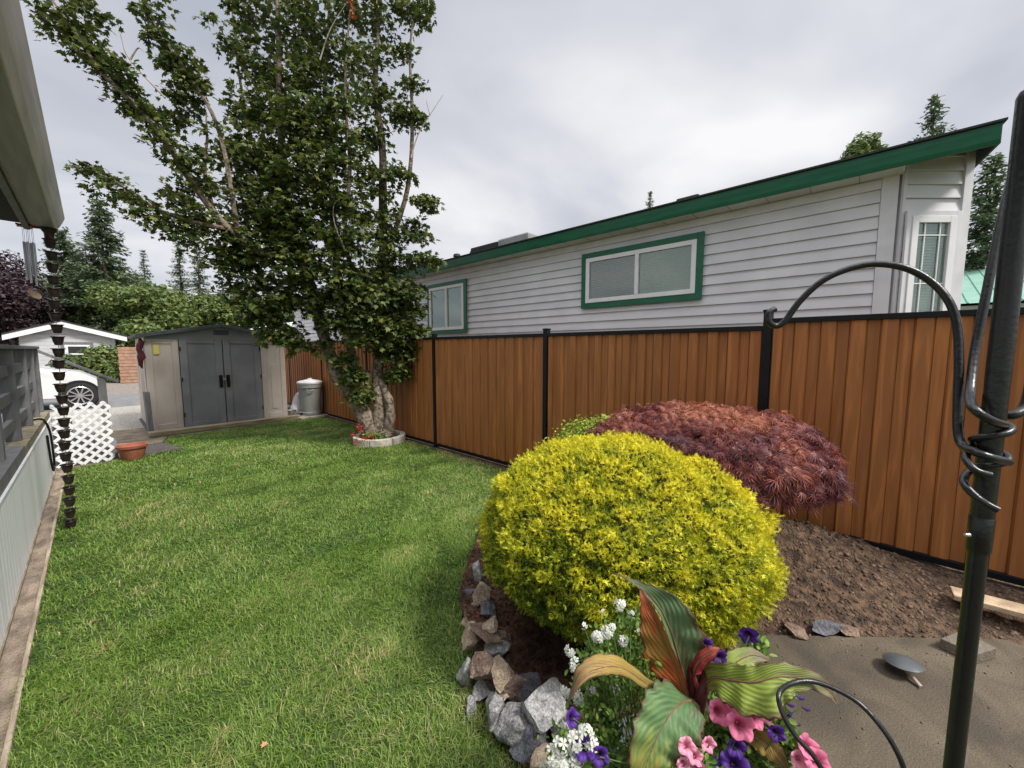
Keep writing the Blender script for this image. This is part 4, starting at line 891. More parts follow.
h2 = Nn.copy(); h2[:, 2] = 0
T = nrm(h2*.8+np.array([0, 0, -.35])+rng.normal(size=(n, 3))*.5)
X_, Y_, Z_ = frames(nrm(Nn+[0, 0, .3]+rng.normal(size=(n, 3))*.7), T)
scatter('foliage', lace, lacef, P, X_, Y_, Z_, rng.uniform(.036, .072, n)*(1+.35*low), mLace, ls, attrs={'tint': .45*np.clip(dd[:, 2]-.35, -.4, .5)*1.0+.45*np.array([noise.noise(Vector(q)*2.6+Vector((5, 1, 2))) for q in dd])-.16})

# ---- lime shrub behind
def leafy_dome(name, label, cat, c, r, n, size, m, bump=.1, group=None, stem=True, inner=mGoldIn, shape=(oval, ovalf), zmin=-1., jit=.05):
    t = thing(name, (c[0], c[1], 0), label, cat, group); c = np.array(c, float)
    solid_dome('solid_core', c, r, bump, 2.4, inner, t, .82)  # solid dome under the leaves, like the golden shrub core
    if stem: MB().tube([(c[0], c[1], -.02), (c[0], c[1], c[2])], [.04*max(r), .02*max(r)], 7).build('stem', mBarkDk, t)
    P, Nn, dd = dome_points(n, c, r, bump, 2.4, zmin); n = len(P)
    P = P+Nn*(rng.normal(size=n)*jit*max(r))[:, None]
    X_, Y_, Z_ = frames(nrm(Nn+rng.normal(size=(n, 3))*.6+[0, 0, .3]), nrm(rng.normal(size=(n, 3))+[0, 0, -.3]))
    scatter('foliage', shape[0], shape[1], P, X_, Y_, Z_, rng.uniform(.6, 1.3, n)*size, m, t); return t
q = dp(600, 455, 2.95)
leafy_dome('lime_shrub', 'bright green shrub mostly hidden behind the golden one and the red maple', 'shrub', (q[0], q[1], .62), (.42, .42, .44), 9000, .025, mLime)

# ---- distant trees
def conifer(label, base, h, r, seed, lean=0, dens=1., group='conifers behind the houses'):
    R_ = np.random.default_rng(seed); t = thing('conifer_tree', base, label, 'tree', group); b = np.array(base, float); br = MB()
    br.tube([b, b+[lean*.5, 0, h*.5], b+[lean, 0, h*.985]], [h*.018, h*.011, .01], 7)
    P = []; T = []; S = []
    nlev = int(h*3.2*dens)
    for i in range(nlev):
        f_ = (i+.5)/nlev; z = h*(.06+.94*f_); L_ = r*(1-f_)**.8*(R_.uniform(.65, 1.1))+.06*r
        nb_ = R_.integers(4, 7)
        for k in range(nb_):
            a = R_.uniform(0, 2*PI); l_ = L_*R_.uniform(.5, 1.1); d = np.array([math.cos(a), math.sin(a), 0]); o_ = b+np.array([lean*f_, 0, z])
            npt = max(4, int(l_/(.022*r+.02))); tt = np.linspace(.12, 1, npt)
            pts = o_+d*(tt*l_)[:, None]; pts[:, 2] += -.28*l_*tt+.22*l_*tt**2.5
            if k < 3: br.tube([o_, pts[npt//2], pts[-1]], [.02, .012, .004], 4, cap=False)
            for rep in range(4):
                sd_ = np.cross(d, [0, 0, 1])*R_.choice([-1, 1]); P.append(pts+R_.normal(size=pts.shape)*.03*r); T.append(nrm(d*.7+sd_[None]*R_.uniform(.2, .9, (npt, 1))+np.array([0, 0, -.25]))); S.append(R_.uniform(.035, .065, npt)*r*(1-.4*tt)+.018*r)
    br.build('trunk', mBarkDk, t, fix=False)
    P = np.concatenate(P); T = np.concatenate(T); S = np.concatenate(S); kp = R_.random(len(P)) < .8; P, T, S = P[kp], T[kp], S[kp]; n = len(P)
    X_, Y_, Z_ = frames(nrm(np.array([0, 0, 1.])+rng.normal(size=(n, 3))*.5), T)
    sp = [(-.10, 0, 0), (.10, 0, 0), (.20, .5, -.04), (.0, 1, -.12), (-.2, .5, -.04)]
    scatter('crown', sp, [(0, 1, 2, 3, 4)], P, X_, Y_, Z_, S*1.5, mFir, t)
def crown_tree(name, label, base, blobs, size, m, per=350, group=None, tr=.2):
    t = thing(name, base, label, 'tree', group); b = np.array(base, float); tk_ = MB(); Pa = []; Na = []
    for (dx, dy, dz, r) in blobs:
        c = b+[dx, dy, dz]; tk_.tube([b+[0, 0, -.05], b+np.array([dx*.3, dy*.3, dz*.55]), c], [tr, tr*.5, tr*.15], 6, cap=False)
        k = int(per*r*r); d = rdir(k); sub = np.array([noise.noise(Vector(q)*3.5+Vector((dx, dz, 0))) for q in d])
        q = c+d*np.array([1, 1, .85])*(r*(.8+.45*sub)*rng.random(k)**.22)[:, None]; Pa.append(q); Na.append(d)
    tk_.build('trunk', mBarkDk, t, smooth=True); P = np.concatenate(Pa); Nn = np.concatenate(Na); n = len(P)
    X_, Y_, Z_ = frames(nrm(Nn*.7+[0, 0, .6]+rng.normal(size=(n, 3))*.6)); scatter('crown', oval, ovalf, P, X_, Y_, Z_, rng.uniform(.6, 1.3, n)*size, m, t); return t
def gb_(px, D):   # ground point under an image column
    q = dp(px, 349, D); return (q[0], q[1], -.05)
def hh(py, D): return H+(349-py)*D/385*1.0
def R3(l): return np.random.default_rng(l)
bgs = 'broadleaf trees behind the far house'
def btree(px, D, ytop, wpx, m, label, name='broadleaf_tree', seed=0, size=.3, per=300):
    R_ = np.random.default_rng(seed); h = hh(ytop, D); rw = wpx*D/385/2*1.5
    bl = [(0, 0, h*.72, h*.28)]
    for k in range(9):
        a = R_.uniform(0, 2*PI); rr = rw*R_.uniform(.3, .8); bl.append((rr*math.cos(a), rr*math.sin(a), h*R_.uniform(.25, .8), h*R_.uniform(.16, .25)))
    crown_tree(name, label, gb_(px, D), bl, size, m, per, bgs)
btree(8, 30, 243, 44, mPurple, 'dark purple leaved tree at the far left behind the wind chime', 'copper_beech', 1, .22, 500)
btree(-4, 24, 262, 40, mPurple, 'dark purple tree beside the porch post at the left edge', 'copper_beech', 21, .2, 500)
btree(95, 40, 264, 62, mHedge, 'round dark green tree directly above the gabled house roof', seed=2)
btree(62, 38, 270, 52, mHedge, 'dark green tree just left of the rain chain behind the gabled house', seed=3)
btree(135, 36, 282, 60, mHedge, 'mid green tree between the gabled house and the shed', seed=4)
btree(128, 42, 262, 60, mHedge, 'tall dull green tree behind the right end of the gabled house roof', seed=31)
btree(165, 30, 276, 60, mHedgeY, 'bright green tree above the left half of the shed roof', seed=5, size=.28)
btree(205, 32, 285, 60, mHedgeY, 'bright green tree above the peak of the shed roof', seed=6, size=.28)
btree(240, 36, 282, 60, mHedge, 'dark green tree partly behind the maple leaves above the shed', seed=7)
btree(285, 40, 290, 60, mHedge, 'green tree behind the lowest maple boughs right of the shed', seed=8)
conifer('tall conifer with sparse pointed top left of the maple boughs', gb_(112, 34), hh(205, 34), 4.3, 11, dens=1.1)
conifer('shorter broad conifer just right of the rain chain', gb_(74, 34), hh(232, 34), 3.9, 12, dens=1.2)
conifer('small slim conifer showing below the left maple bough', gb_(151, 44), hh(252, 44), 2.0, 13)
conifer('thin conifer half hidden behind maple leaves above the shed', gb_(186, 42), hh(240, 42), 2.4, 14)
conifer('conifer close beside the thin one above the shed', gb_(204, 46), hh(245, 46), 2.6, 15)
conifer('conifer top rising above the green fascia of the white house', gb_(912, 21), hh(110, 21), 2.6, 16, dens=1)
conifer('dark conifer between the white house corner and the black pole', gb_(973, 17), hh(165, 17), 2.7, 17, dens=1.4)
conifer('tiny conifer tip above the middle of the white house roof', gb_(645, 40), hh(197, 40), 2.0, 18)
conifer('conifer at the right edge behind the black pole', gb_(1032, 24), hh(225, 24), 2.4, 19)
conifer('low conifer beyond the pale green roof', gb_(1000, 33), hh(232, 33), 3.0, 20)
h_ = hh(140, 24); crown_tree('birch_tree', 'yellow green treetop above the green fascia of the white house', gb_(848, 24), [(0, 0, h_-.9, .9), (-.6, .3, h_-1.6, .9), (.6, -.5, h_-1.5, .9), (.1, .2, h_-2.6, 1.3)], .28, mHedgeY, 420)
# bushes in front of the far house
for (px, py, D, r, m, lb) in ((108, 362, 19.5, 1.05, mHedgeY, 'light green bush in front of the white gabled house'), (125, 372, 18.9, .6, mHedgeY, 'small yellowish bush at the right foot of the light green one'), (90, 366, 19.3, .5, mPurple, 'little dark red bush below the gabled house window'), (70, 364, 20, .6, mHedge, 'green bush beside the rain chain below the gabled house')):
    c = dp(px, py, D); leafy_dome('garden_bush', lb, 'bush', (c[0], c[1], c[2]-.1), (r, r, r*.85), 1500, .17, m, .15, 'bushes before the far house', jit=.09)

# ------------------------------------------------------------------ stone edging of the bed
RK = [(477, 574, .10, .09, .16, 'pale', 'upright pale grey stone at the far top end of the stone edging'),
      (482, 597, .13, .10, .13, 'tan', 'tall tan grey stone just below the upright one at the top'),
      (470, 597, .05, .08, .10, 'slate', 'small dark stone on the lawn side of the tall tan one'),
      (489, 611, .10, .10, .11, 'slate', 'dark slate stone against the mulch near the top of the edging'),
      (471, 611, .05, .09, .08, 'grey', 'light grey stone on the lawn side above the small beige one'),
      (467, 622, .03, .07, .05, 'cream', 'small beige stone lying lowest at the lawn side bend'),
      (471, 635, .06, .12, .11, 'tan', 'wide tan stone with shaded face on the lawn side'),
      (486, 633, .13, .14, .055, 'brown', 'flat pinkish brown stone lying across the others'),
      (489, 625, .16, .08, .05, 'cream', 'small beige stone perched on the flat pinkish brown one'),
      (494, 645, .06, .14, .07, 'pale', 'slanted light grey stone under the flat pinkish brown one'),
      (505, 637, .11, .06, .05, 'brown', 'small brown stone nearest the mulch beside the flat one'),
      (467, 675, .05, .08, .17, 'pale', 'tall pale lavender grey stone leaning at the lawn side'),
      (484, 668, .12, .13, .13, 'brown', 'blocky reddish brown stone in the middle of the edging'),
      (503, 673, .14, .11, .12, 'tan', 'angular tan stone leaning right of the reddish brown block'),
      (503, 693, .09, .08, .05, 'cream', 'small cream brick like stone below the angular tan one'),
      (516, 688, .10, .08, .12, 'brown', 'narrow brown grey stone right of the cream brick like one'),
      (528, 686, .09, .09, .10, 'slate', 'dark slate stone behind the largest veined stone'),
      (472, 709, .02, .06, .10, 'pale', 'pale stone sunk in the grass away from the edging'),
      (494, 709, .07, .11, .12, 'grey', 'bluish grey stone left of the dark veined one'),
      (512, 717, .08, .13, .13, 'grey', 'dark grey veined stone left of the largest one'),
      (539, 708, .13, .16, .19, 'pale', 'largest stone, pale and veined, near the bottom of the edging'),
      (559, 722, .09, .09, .15, 'grey', 'grey upright stone between the largest one and the flowers'),
      (532, 744, .06, .15, .13, 'slate', 'dark grey stone below the largest one'),
      (546, 758, .05, .13, .09, 'cream', 'beige stone lowest in the frame beside the white blossoms'),
      (486, 686, .05, .10, .08, 'grey', 'grey stone under the reddish brown block')]
for i, (a, b_, z, w_, h_, mm, lb) in enumerate(RK):
    q = gz(a, b_, z); r = random.Random(i*7+3)
    ro = rock(q, (w_*1.25, w_*1.0, h_*1.1), mRk[mm], (r.uniform(-.3, .3), r.uniform(-.35, .35), r.uniform(0, 3)), i+1)
    tag(ro, lb, 'rock', 'stones edging the planting bed')
# buried course that carries the stones
bc = MB()
line = [(1.06, .55), (1.13, .80), (1.19, 1.14), (1.30, 1.42), (1.50, 1.74), (1.80, 2.0)]
P_ = spline([(a+.06, b_-.03, -.01) for a, b_ in line], 6); bc.tube(P_, .065, 8, jit=.5)
tag(bc.build('footing_soil', mSoil, smooth=True), kind='structure')

# ------------------------------------------------------------------ patio things
sp = gz(905, 668, .14)
so_ = thing('solar_light', (sp[0], sp[1], .1), 'small grey solar path light lying tipped on the patio slab', 'garden light')
ax = Vector((.10, .12, 1)).normalized()
hdp = Vector(gz(903, 662, .155))
MB().lathe([(.001, .024), (.02, .022), (.045, .013), (.066, .002), (.070, -.001), (.069, -.004), (.03, -.003), (.001, -.003)], hdp, 26, axis=ax).build('cap', mat('grey_lamp', (.09, .1, .105), (.06, .065, .07), .35, 10), so_, smooth=True)
MB().lathe([(.028, -.022), (.034, -.0035)], hdp, 18, axis=ax).build('lens', mGlassDk, so_, smooth=True)
MB().tube([hdp+Vector((0, 0, -.02)), Vector(gz(921, 687, .108))], [.009, .008], 10).build('stake', mat('worn_stake', (.5, .42, .36), (.35, .28, .24), .6, 20), so_, smooth=True)
q = gz(968, 652, .125); t = MB(); t.prism([tuple(gz(a, b_, .155)[:2]) for a, b_ in ((940, 638), (977, 654), (997, 648), (962, 630))], .101, .155)
tag(t.build('concrete_block', mat('block_grey', (.19, .165, .125), (.12, .10, .08), .9, 10, grain=.3, bump=.4, bscale=80), bevel=.004), 'square grey concrete block lying on the slab behind the pole', 'block')
for (a, b_, sx_, sy_, rz_, lb) in ((826, 627, .16, .10, -.7, 'dark brick like stone on the slab edge below the mound'), (795, 628, .13, .1, -.9, 'flat dark stone on the slab edge next to the golden shrub'), (848, 629, .13, .07, -.8, 'thin stone half buried at the foot of the mound')):
    q = gz(a, b_, .12); o = rock((q[0], q[1], .115), (sx_, sy_, .05), mRk['slate'] if lb[0] == 'd' else mRk['brown'], (0, 0, rz_), int(a)); tag(o, lb, 'stone', 'stones on the slab edge')
q = gz(1015, 612, .2); t = MB(); t.obox((q[0]+.02, q[1]-.25, .215), (.12, .95, .03), rz=.03, rx=-.02)
tag(t.build('timber_board', mPlank, bevel=.004), 'pale timber board lying on soil under the right end of the fence', 'board')
q = gz(265, 747, .03)
t = MB(); t.add([(q[0]+a*.03, q[1]+b_*.03, .035+c*.02) for a, b_, c in mleaf], mleaff); o = t.build('fallen_leaf', mat('dry_leaf', (.55, .3, .18), (.4, .2, .1), .7, 30), fix=False); tag(o, 'single orange brown fallen leaf on the lawn at the bottom', 'leaf')

# ------------------------------------------------------------------ canna and bedding flowers in a tub
def leaf_mat(name, stops, vein=(.2, .3, .1), edge=(.12, .05, .03), scale=34):
    m, nt, b = nodes(name); N = nt.nodes; L = nt.links; b.inputs['Roughness'].default_value = .5; b.inputs['Specular IOR Level'].default_value = .3
    uv = N.new('ShaderNodeUVMap'); sp_ = N.new('ShaderNodeSeparateXYZ'); L.new(uv.outputs[0], sp_.inputs[0])
    nz = N.new('ShaderNodeTexNoise'); nz.inputs['Scale'].default_value = 4.2; nz.inputs['Detail'].default_value = 9; L.new(uv.outputs[0], nz.inputs['Vector'])
    def mm(op, a, c, d=None):
        n = N.new('ShaderNodeMath'); n.operation = op
        for i, q in enumerate((a, c, d)):
            if q is None: continue
            if isinstance(q, (int, float)): n.inputs[i].default_value = q
            else: L.new(q, n.inputs[i])
        return n.outputs[0]
    au = mm('ABSOLUTE', sp_.outputs[0], None)
    f = mm('ADD', sp_.outputs[1], mm('MULTIPLY_ADD', nz.outputs['Fac'], 1.1, -.55))
    rp = N.new('ShaderNodeValToRGB')
    for i, (p, c) in enumerate(stops):
        e = rp.color_ramp.elements[i] if i < 2 else rp.color_ramp.elements.new(p); e.position = p; e.color = (*c, 1)
    L.new(f, rp.inputs[0])
    # side veins fan out from the midrib
    vv = mm('SINE', mm('MULTIPLY', mm('SUBTRACT', sp_.outputs[1], mm('MULTIPLY', au, .45)), scale*2.2), None)
    vk = mm('MULTIPLY_ADD', vv, .10, .10)
    m1 = N.new('ShaderNodeMixRGB'); L.new(vk, m1.inputs[0]); L.new(rp.outputs[0], m1.inputs[1]); m1.inputs[2].default_value = (*vein, 1)
    em = N.new('ShaderNodeMapRange'); em.inputs['From Min'].default_value = .78; em.inputs['From Max'].default_value = 1.0
    L.new(mm('ADD', au, mm('MULTIPLY_ADD', nz.outputs['Fac'], .8, -.4)), em.inputs['Value'])
    m2 = N.new('ShaderNodeMixRGB'); L.new(em.outputs[0], m2.inputs[0]); L.new(m1.outputs[0], m2.inputs[1]); m2.inputs[2].default_value = (*edge, 1)
    L.new(m2.outputs[0], b.inputs['Base Color'])
    bp = N.new('ShaderNodeBump'); bp.inputs['Strength'].default_value = .25; bp.inputs['Distance'].default_value = .003; L.new(vv, bp.inputs['Height']); L.new(bp.outputs[0], b.inputs['Normal'])
    tr = N.new('ShaderNodeBsdfTranslucent'); L.new(m2.outputs[0], tr.inputs[0]); mx = N.new('ShaderNodeMixShader'); mx.inputs[0].default_value = .25
    L.new(b.outputs[0], mx.inputs[1]); L.new(tr.outputs[0], mx.inputs[2]); L.new(mx.outputs[0], N['Material Output'].inputs['Surface'])
    return m
cG = leaf_mat('canna_green', [(0, (.12, .10, .05)), (.18, (.09, .18, .07)), (.55, (.12, .22, .08)), (.8, (.30, .31, .06)), (1, (.40, .22, .07))], (.22, .33, .15))
cU = leaf_mat('canna_upright', [(0, (.22, .03, .03)), (.22, (.14, .17, .07)), (.45, (.17, .28, .13)), (.75, (.16, .25, .12)), (1, (.15, .07, .06))], (.2, .3, .17))
cO = leaf_mat('canna_orange', [(0, (.26, .04, .02)), (.3, (.5, .11, .03)), (.5, (.3, .22, .05)), (.7, (.42, .10, .035)), (1, (.25, .05, .03))], (.45, .25, .06), (.2, .04, .02))
cB = leaf_mat('canna_bronze', [(0, (.07, .045, .03)), (.3, (.26, .22, .05)), (.6, (.42, .27, .07)), (1, (.14, .09, .07))], (.3, .2, .06), (.09, .05, .045))
cY = leaf_mat('canna_lime', [(0, (.16, .08, .05)), (.2, (.27, .33, .05)), (.5, (.30, .38, .07)), (.7, (.24, .25, .10)), (.85, (.26, .2, .15)), (1, (.2, .12, .11))], (.13, .24, .04), (.16, .09, .06), 40)
cR = leaf_mat('canna_red', [(0, (.14, .01, .015)), (.5, (.3, .03, .03)), (1, (.45, .12, .08))], (.3, .06, .04), (.2, .02, .02))
def canna_leaf(name, mid, wl_, wr_, side, m, parent, curl=.0, wav=.03, nu=12, k=8):
    """mid: surveyed midrib points; wl_, wr_: half widths; side: direction of the right half; curl: droop of the edges"""
    P_ = spline([dp(*q) for q in mid], k); n = len(P_); WL = lerpl(wl_, n); WR = lerpl(wr_, n); V = []; UV = []
    ph = random.random()*6
    for i, p in enumerate(P_):
        t = (P_[min(i+1, n-1)]-P_[max(i-1, 0)]).normalized(); s = Vector(side); s = (s-t*s.dot(t)).normalized(); nn = t.cross(s).normalized()
        if nn.dot(Vector(_ray(512, 384))) > 0: nn = -nn
        for j in range(-nu, nu+1):
            u = j/nu; w_ = WR[i] if u > 0 else WL[i]; a = abs(u); w_ *= .92*(1+.22*a**3*noise.noise(Vector((i*.55+ph*9, math.copysign(3, u), 1))))
            q = p+s*(math.copysign(a, u)*w_)*(1-.15*a*a*abs(curl)*4)+nn*(w_*(.28*a-curl*a*a*2.2))+nn*wav*w_*3*a*math.sin(i*.85+ph+u*2)
            q += nn*.0005*math.sin(i*2.4-a*9)
            V.append(q); UV.append((u, i/(n-1)))
    W = 2*nu+1; Fq = [(i*W+j, i*W+j+1, (i+1)*W+j+1, (i+1)*W+j) for i in range(n-1) for j in range(W-1)]
    me = bpy.data.meshes.new(name); me.from_pydata([tuple(v) for v in V], [], Fq); uvl = me.uv_layers.new(name='UVMap')
    for lp in me.loops: uvl.data[lp.index].uv = UV[lp.vertex_index]
    me.materials.append(m); me.polygons.foreach_set('use_smooth', [True]*len(me.polygons))
    o = bpy.data.objects.new(name, me); link(o, parent); md = o.modifiers.new('thick', 'SOLIDIFY'); md.thickness = .0012
    rb = MB(); rb.tube([p-Vector(_ray(512, 384))*.001 for p in P_], lerpl([.0035, .002, .0005], n), 6)
    rb.build('midrib', mRib, o, smooth=True); return o
mRib = mat('canna_rib', (.22, .13, .07), (.14, .05, .035), .5, 20)
right = M[:, 0]; upv = M[:, 1]; back = M[:, 2]
cb0 = dp(693, 700, 1.12)
ca = thing('canna_plant', (cb0[0], cb0[1], .4), 'broad leaved canna with green and burnt orange leaves in front of the golden shrub', 'plant')
stt = MB(); stt.tube(spline([(cb0[0], cb0[1], .33), (cb0[0], cb0[1], .5), dp(692, 690, 1.12), dp(690, 665, 1.12)], 5), lerpl([.017, .018, .016, .010], 16), 10); stt.tube(spline([(cb0[0]+.01, cb0[1], .35), dp(700, 700, 1.1), dp(706, 680, 1.1), dp(712, 668, 1.09)], 5), lerpl([.014, .016, .02, .014], 16), 10)
stt.build('stem', mat('canna_stem', (.09, .015, .02), (.05, .01, .012), .5, 10), ca, smooth=True)
canna_leaf('leaf', [(694, 700, 1.10), (683, 702, 1.06), (672, 711, 1.03), (661, 728, 1.0), (652, 748, .98), (644, 772, .97), (640, 790, .97)], [.004, .06, .085, .085, .075, .05, .0], [.004, .085, .11, .105, .085, .05, .0], right*.85-upv*.45, cG, ca, .12)
canna_leaf('leaf', [(692, 700, 1.12), (686, 682, 1.12), (678, 655, 1.12), (671, 632, 1.12), (660, 608, 1.12), (643, 590, 1.13), (628, 580, 1.15), (612, 572, 1.17)], [.002, .012, .014, .016, .012, .006, .003, .0], [.003, .03, .075, .088, .07, .022, .006, .0], right*.97+upv*.1, cU, ca, -.05)
canna_leaf('leaf', [(690, 702, 1.11), (684, 690, 1.10), (676, 668, 1.10), (665, 645, 1.10), (656, 622, 1.10), (647, 602, 1.11), (640, 588, 1.13)], [.002, .04, .075, .07, .05, .022, .0], [.002, .012, .018, .02, .018, .010, .0], right*.8-upv*.1+back*.4, cO, ca, .02)
canna_leaf('leaf', [(690, 712, 1.10), (668, 695, 1.09), (646, 683, 1.07), (622, 668, 1.05), (600, 668, 1.03), (582, 678, 1.01), (568, 703, 1.0)], [.003, .012, .022, .034, .04, .032, .0], [.003, .010, .018, .022, .02, .014, .0], -upv*.6+back*.7, cB, ca, .2)
canna_leaf('leaf', [(702, 690, 1.10), (712, 678, 1.07), (732, 680, 1.03), (755, 682, 1.0), (780, 676, .99), (808, 680, .99), (828, 690, .99), (838, 705, .99)], [.01, .035, .045, .04, .034, .028, .020, .004], [.01, .035, .075, .085, .055, .022, .02, .004], -upv*.9+back*.35-right*.15, cY, ca, .06, .05)
canna_leaf('leaf', [(712, 690, 1.14), (722, 674, 1.15), (736, 662, 1.16), (752, 655, 1.17), (770, 660, 1.16)], [.004, .03, .035, .025, .0], [.004, .035, .04, .03, .0], -upv*.5-right*.5+back*.5, cY, ca, .1)
canna_leaf('leaf', [(700, 690, 1.1), (694, 672, 1.08), (700, 660, 1.07), (712, 652, 1.06), (720, 648, 1.06)], [.01, .022, .026, .02, .0], [.01, .02, .022, .018, .0], -upv*.8+back*.5, cR, ca, .35)
canna_leaf('leaf', [(740, 745, 1.08), (752, 736, 1.05), (766, 742, 1.02), (780, 756, 1.0), (790, 775, 1.0)], [.004, .03, .04, .035, .0], [.004, .02, .03, .02, .0], right*.6+upv*.6+back*.2, cB, ca, .1)
# tub that carries them
tubx, tuby = 1.05, .30
tb2 = thing('flower_tub', (tubx, tuby, 0), 'round dark tub holding the canna and petunias', 'planter')
MB().lathe([(.20, .0), (.27, .28), (.285, .28), (.285, .31), (.26, .31), (.25, .285)], (tubx, tuby, .0), 30).build('tub_wall', mGreyW, tb2, smooth=True)
MB().lathe([(.25, .20), (.25, .284), (.01, .292)], (tubx, tuby, .0), 24).build('potting_soil', mSoil, tb2)
def foliage_cloud(parent, blobs, n, size, m, shp=(oval, ovalf), up=.5):
    P = []
    for (a, b_, r, D) in blobs:
        k = int(n*r*r/sum(q[2]**2 for q in blobs)); P.append(dp(a, b_, D)+rng.normal(size=(k, 3))*r*D/385*.55)
    P = np.concatenate(P); n = len(P); X_, Y_, Z_ = frames(nrm(rdir(n)+np.array([0, 0, up])-np.array(_ray(512, 384))*.4))
    scatter('foliage', shp[0], shp[1], P, X_, Y_, Z_, rng.uniform(.6, 1.3, n)*size, m, parent)
def stems(parent, tips, root, m=None, r=.0016):
    s = MB(); root = np.array(root)
    for t in tips:
        t = np.array(t); s.tube(spline([root+rng.normal(size=3)*.03*np.array([1, 1, .2]), (root+t)/2+rng.normal(size=3)*.02, t], 4), r, 4, cap=False)
    s.build('stems', m or mBedStem, parent, fix=False)
mBedStem = mat('green_stem', (.10, .17, .05), (.07, .12, .03), .6, 10)
def petal_mat(name, c, c2, throat):
    m, nt, b = nodes(name); N = nt.nodes; L = nt.links; b.inputs['Roughness'].default_value = .6
    g = N.new('ShaderNodeNewGeometry'); a = N.new('ShaderNodeAttribute'); a.attribute_name = 'rad'
    nz = N.new('ShaderNodeTexNoise'); nz.inputs['Scale'].default_value = 120
    r1 = N.new('ShaderNodeMixRGB'); r1.inputs[1].default_value = (*c, 1); r1.inputs[2].default_value = (*c2, 1); L.new(nz.outputs['Fac'], r1.inputs[0])
    mr = N.new('ShaderNodeMapRange'); mr.inputs['From Min'].default_value = .12; mr.inputs['From Max'].default_value = .5; L.new(a.outputs['Fac'], mr.inputs['Value'])
    r2 = N.new('ShaderNodeMixRGB'); L.new(mr.outputs[0], r2.inputs[0]); r2.inputs[1].default_value = (*throat, 1); L.new(r1.outputs[0], r2.inputs[2]); L.new(r2.outputs[0], b.inputs['Base Color'])
    t = N.new('ShaderNodeBsdfTranslucent'); L.new(r2.outputs[0], t.inputs[0]); mx = N.new('ShaderNodeMixShader'); mx.inputs[0].default_value = .3
    L.new(b.outputs[0], mx.inputs[1]); L.new(t.outputs[0], mx.inputs[2]); L.new(mx.outputs[0], N['Material Output'].inputs['Surface']); return m
pPink = petal_mat('pink_petal', (.85, .16, .33), (.9, .28, .45), (.5, .03, .12)); pPurp = petal_mat('purple_petal', (.06, .012, .2), (.11, .03, .32), (.02, .0, .05)); pWhite = petal_mat('white_petal', (.85, .85, .82), (.75, .76, .72), (.6, .62, .35)); pLPink = petal_mat('pale_pink_petal', (.9, .32, .48), (.92, .42, .55), (.75, .15, .3))
def petunia(c, r, m, parent, face, seed):
    R_ = np.random.default_rng(seed); nr, na = 7, 40; V = []; A_ = []; Z = nrm(np.array(face)+R_.normal(size=3)*.25); T = R_.normal(size=3)
    Y = nrm(T-Z*T.dot(Z)); X = np.cross(Y, Z); c = np.array(c)
    for i in range(nr):
        f = i/(nr-1)
        for j in range(na):
            a = 2*PI*j/na; lobe = 1-.16*f*abs(math.sin(a*2.5))**3; rr = r*(.06+.94*f)*lobe
            h = r*(-.75*(1-f)**2.2+.10*f*math.cos(a*5)+.07*f*math.sin(a*11+seed)+.05*f*math.sin(a*3+seed))-.25*r*max(0, f-.75)
            V.append(c+X*rr*math.cos(a)+Y*rr*math.sin(a)+Z*h); A_.append(f)
    Fq = [(i*na+j, i*na+(j+1) % na, (i+1)*na+(j+1) % na, (i+1)*na+j) for i in range(nr-1) for j in range(na)]
    return npmesh('flower', V, Fq, m, parent, smooth=True, attrs={'rad': A_})
def cluster(c, r, m, parent, n, seed):
    """head of small five petalled florets"""
    R_ = np.random.default_rng(seed); pet = [(0, 0, -.1)]; A = [0]; Fp = []
    for k in range(5):
        a = k*2*PI/5; q = len(pet)
        pet += [(.5*math.cos(a-.5), .5*math.sin(a-.5), .05), (1*math.cos(a-.35), 1*math.sin(a-.35), .0), (1.05*math.cos(a+.3), 1.05*math.sin(a+.3), .0), (.5*math.cos(a+.5), .5*math.sin(a+.5), .05)]; A += [.3, 1, 1, .3]
        Fp += [(0, q, q+1), (0, q+1, q+2), (0, q+2, q+3)]
    d = nrm(R_.normal(size=(n, 3))+back*.7+upv*.4); P = np.array(c)+d*r*.62; X_, Y_, Z_ = frames(nrm(d+back*.5)); pet = np.array(pet)
    s = r*.42; V = P[:, None]+s*(pet[None, :, 0:1]*X_[:, None]+pet[None, :, 1:2]*Y_[:, None]+pet[None, :, 2:3]*Z_[:, None])
    Fc = (np.array(Fp)[None]+(np.arange(n)*len(pet))[:, None, None]).reshape(-1, 3)
    return npmesh('flower', V.reshape(-1, 3), Fc, m, parent, attrs={'rad': np.tile(A, n)})
root = (tubx-.08, tuby+.1, .33)
wf = thing('white_flowers', (tubx-.1, tuby+.12, .3), 'airy light green plant with white flower clusters left of the canna', 'flowers')
foliage_cloud(wf, [(612, 660, 20, 1.16), (635, 650, 20, 1.18), (600, 645, 12, 1.17), (645, 625, 16, 1.2), (625, 625, 10, 1.19), (590, 670, 14, 1.14), (606, 700, 24, 1.16), (598, 735, 26, 1.12), (640, 690, 22, 1.2), (570, 760, 20, 1.04), (608, 765, 24, 1.1), (665, 675, 14, 1.2)], 4200, .017, mBed)
wt_ = [(620, 605, 7), (607, 633, 7), (598, 637, 7), (623, 641, 6), (584, 626, 4), (570, 651, 6), (576, 666, 8), (567, 690, 8), (577, 697, 8), (591, 690, 6), (552, 757, 10), (561, 748, 10), (575, 742, 10), (586, 735, 9), (562, 766, 10), (576, 760, 10), (592, 747, 9), (548, 768, 9), (612, 628, 5), (631, 614, 4), (640, 632, 4), (615, 690, 6), (603, 612, 3)]
tips = []
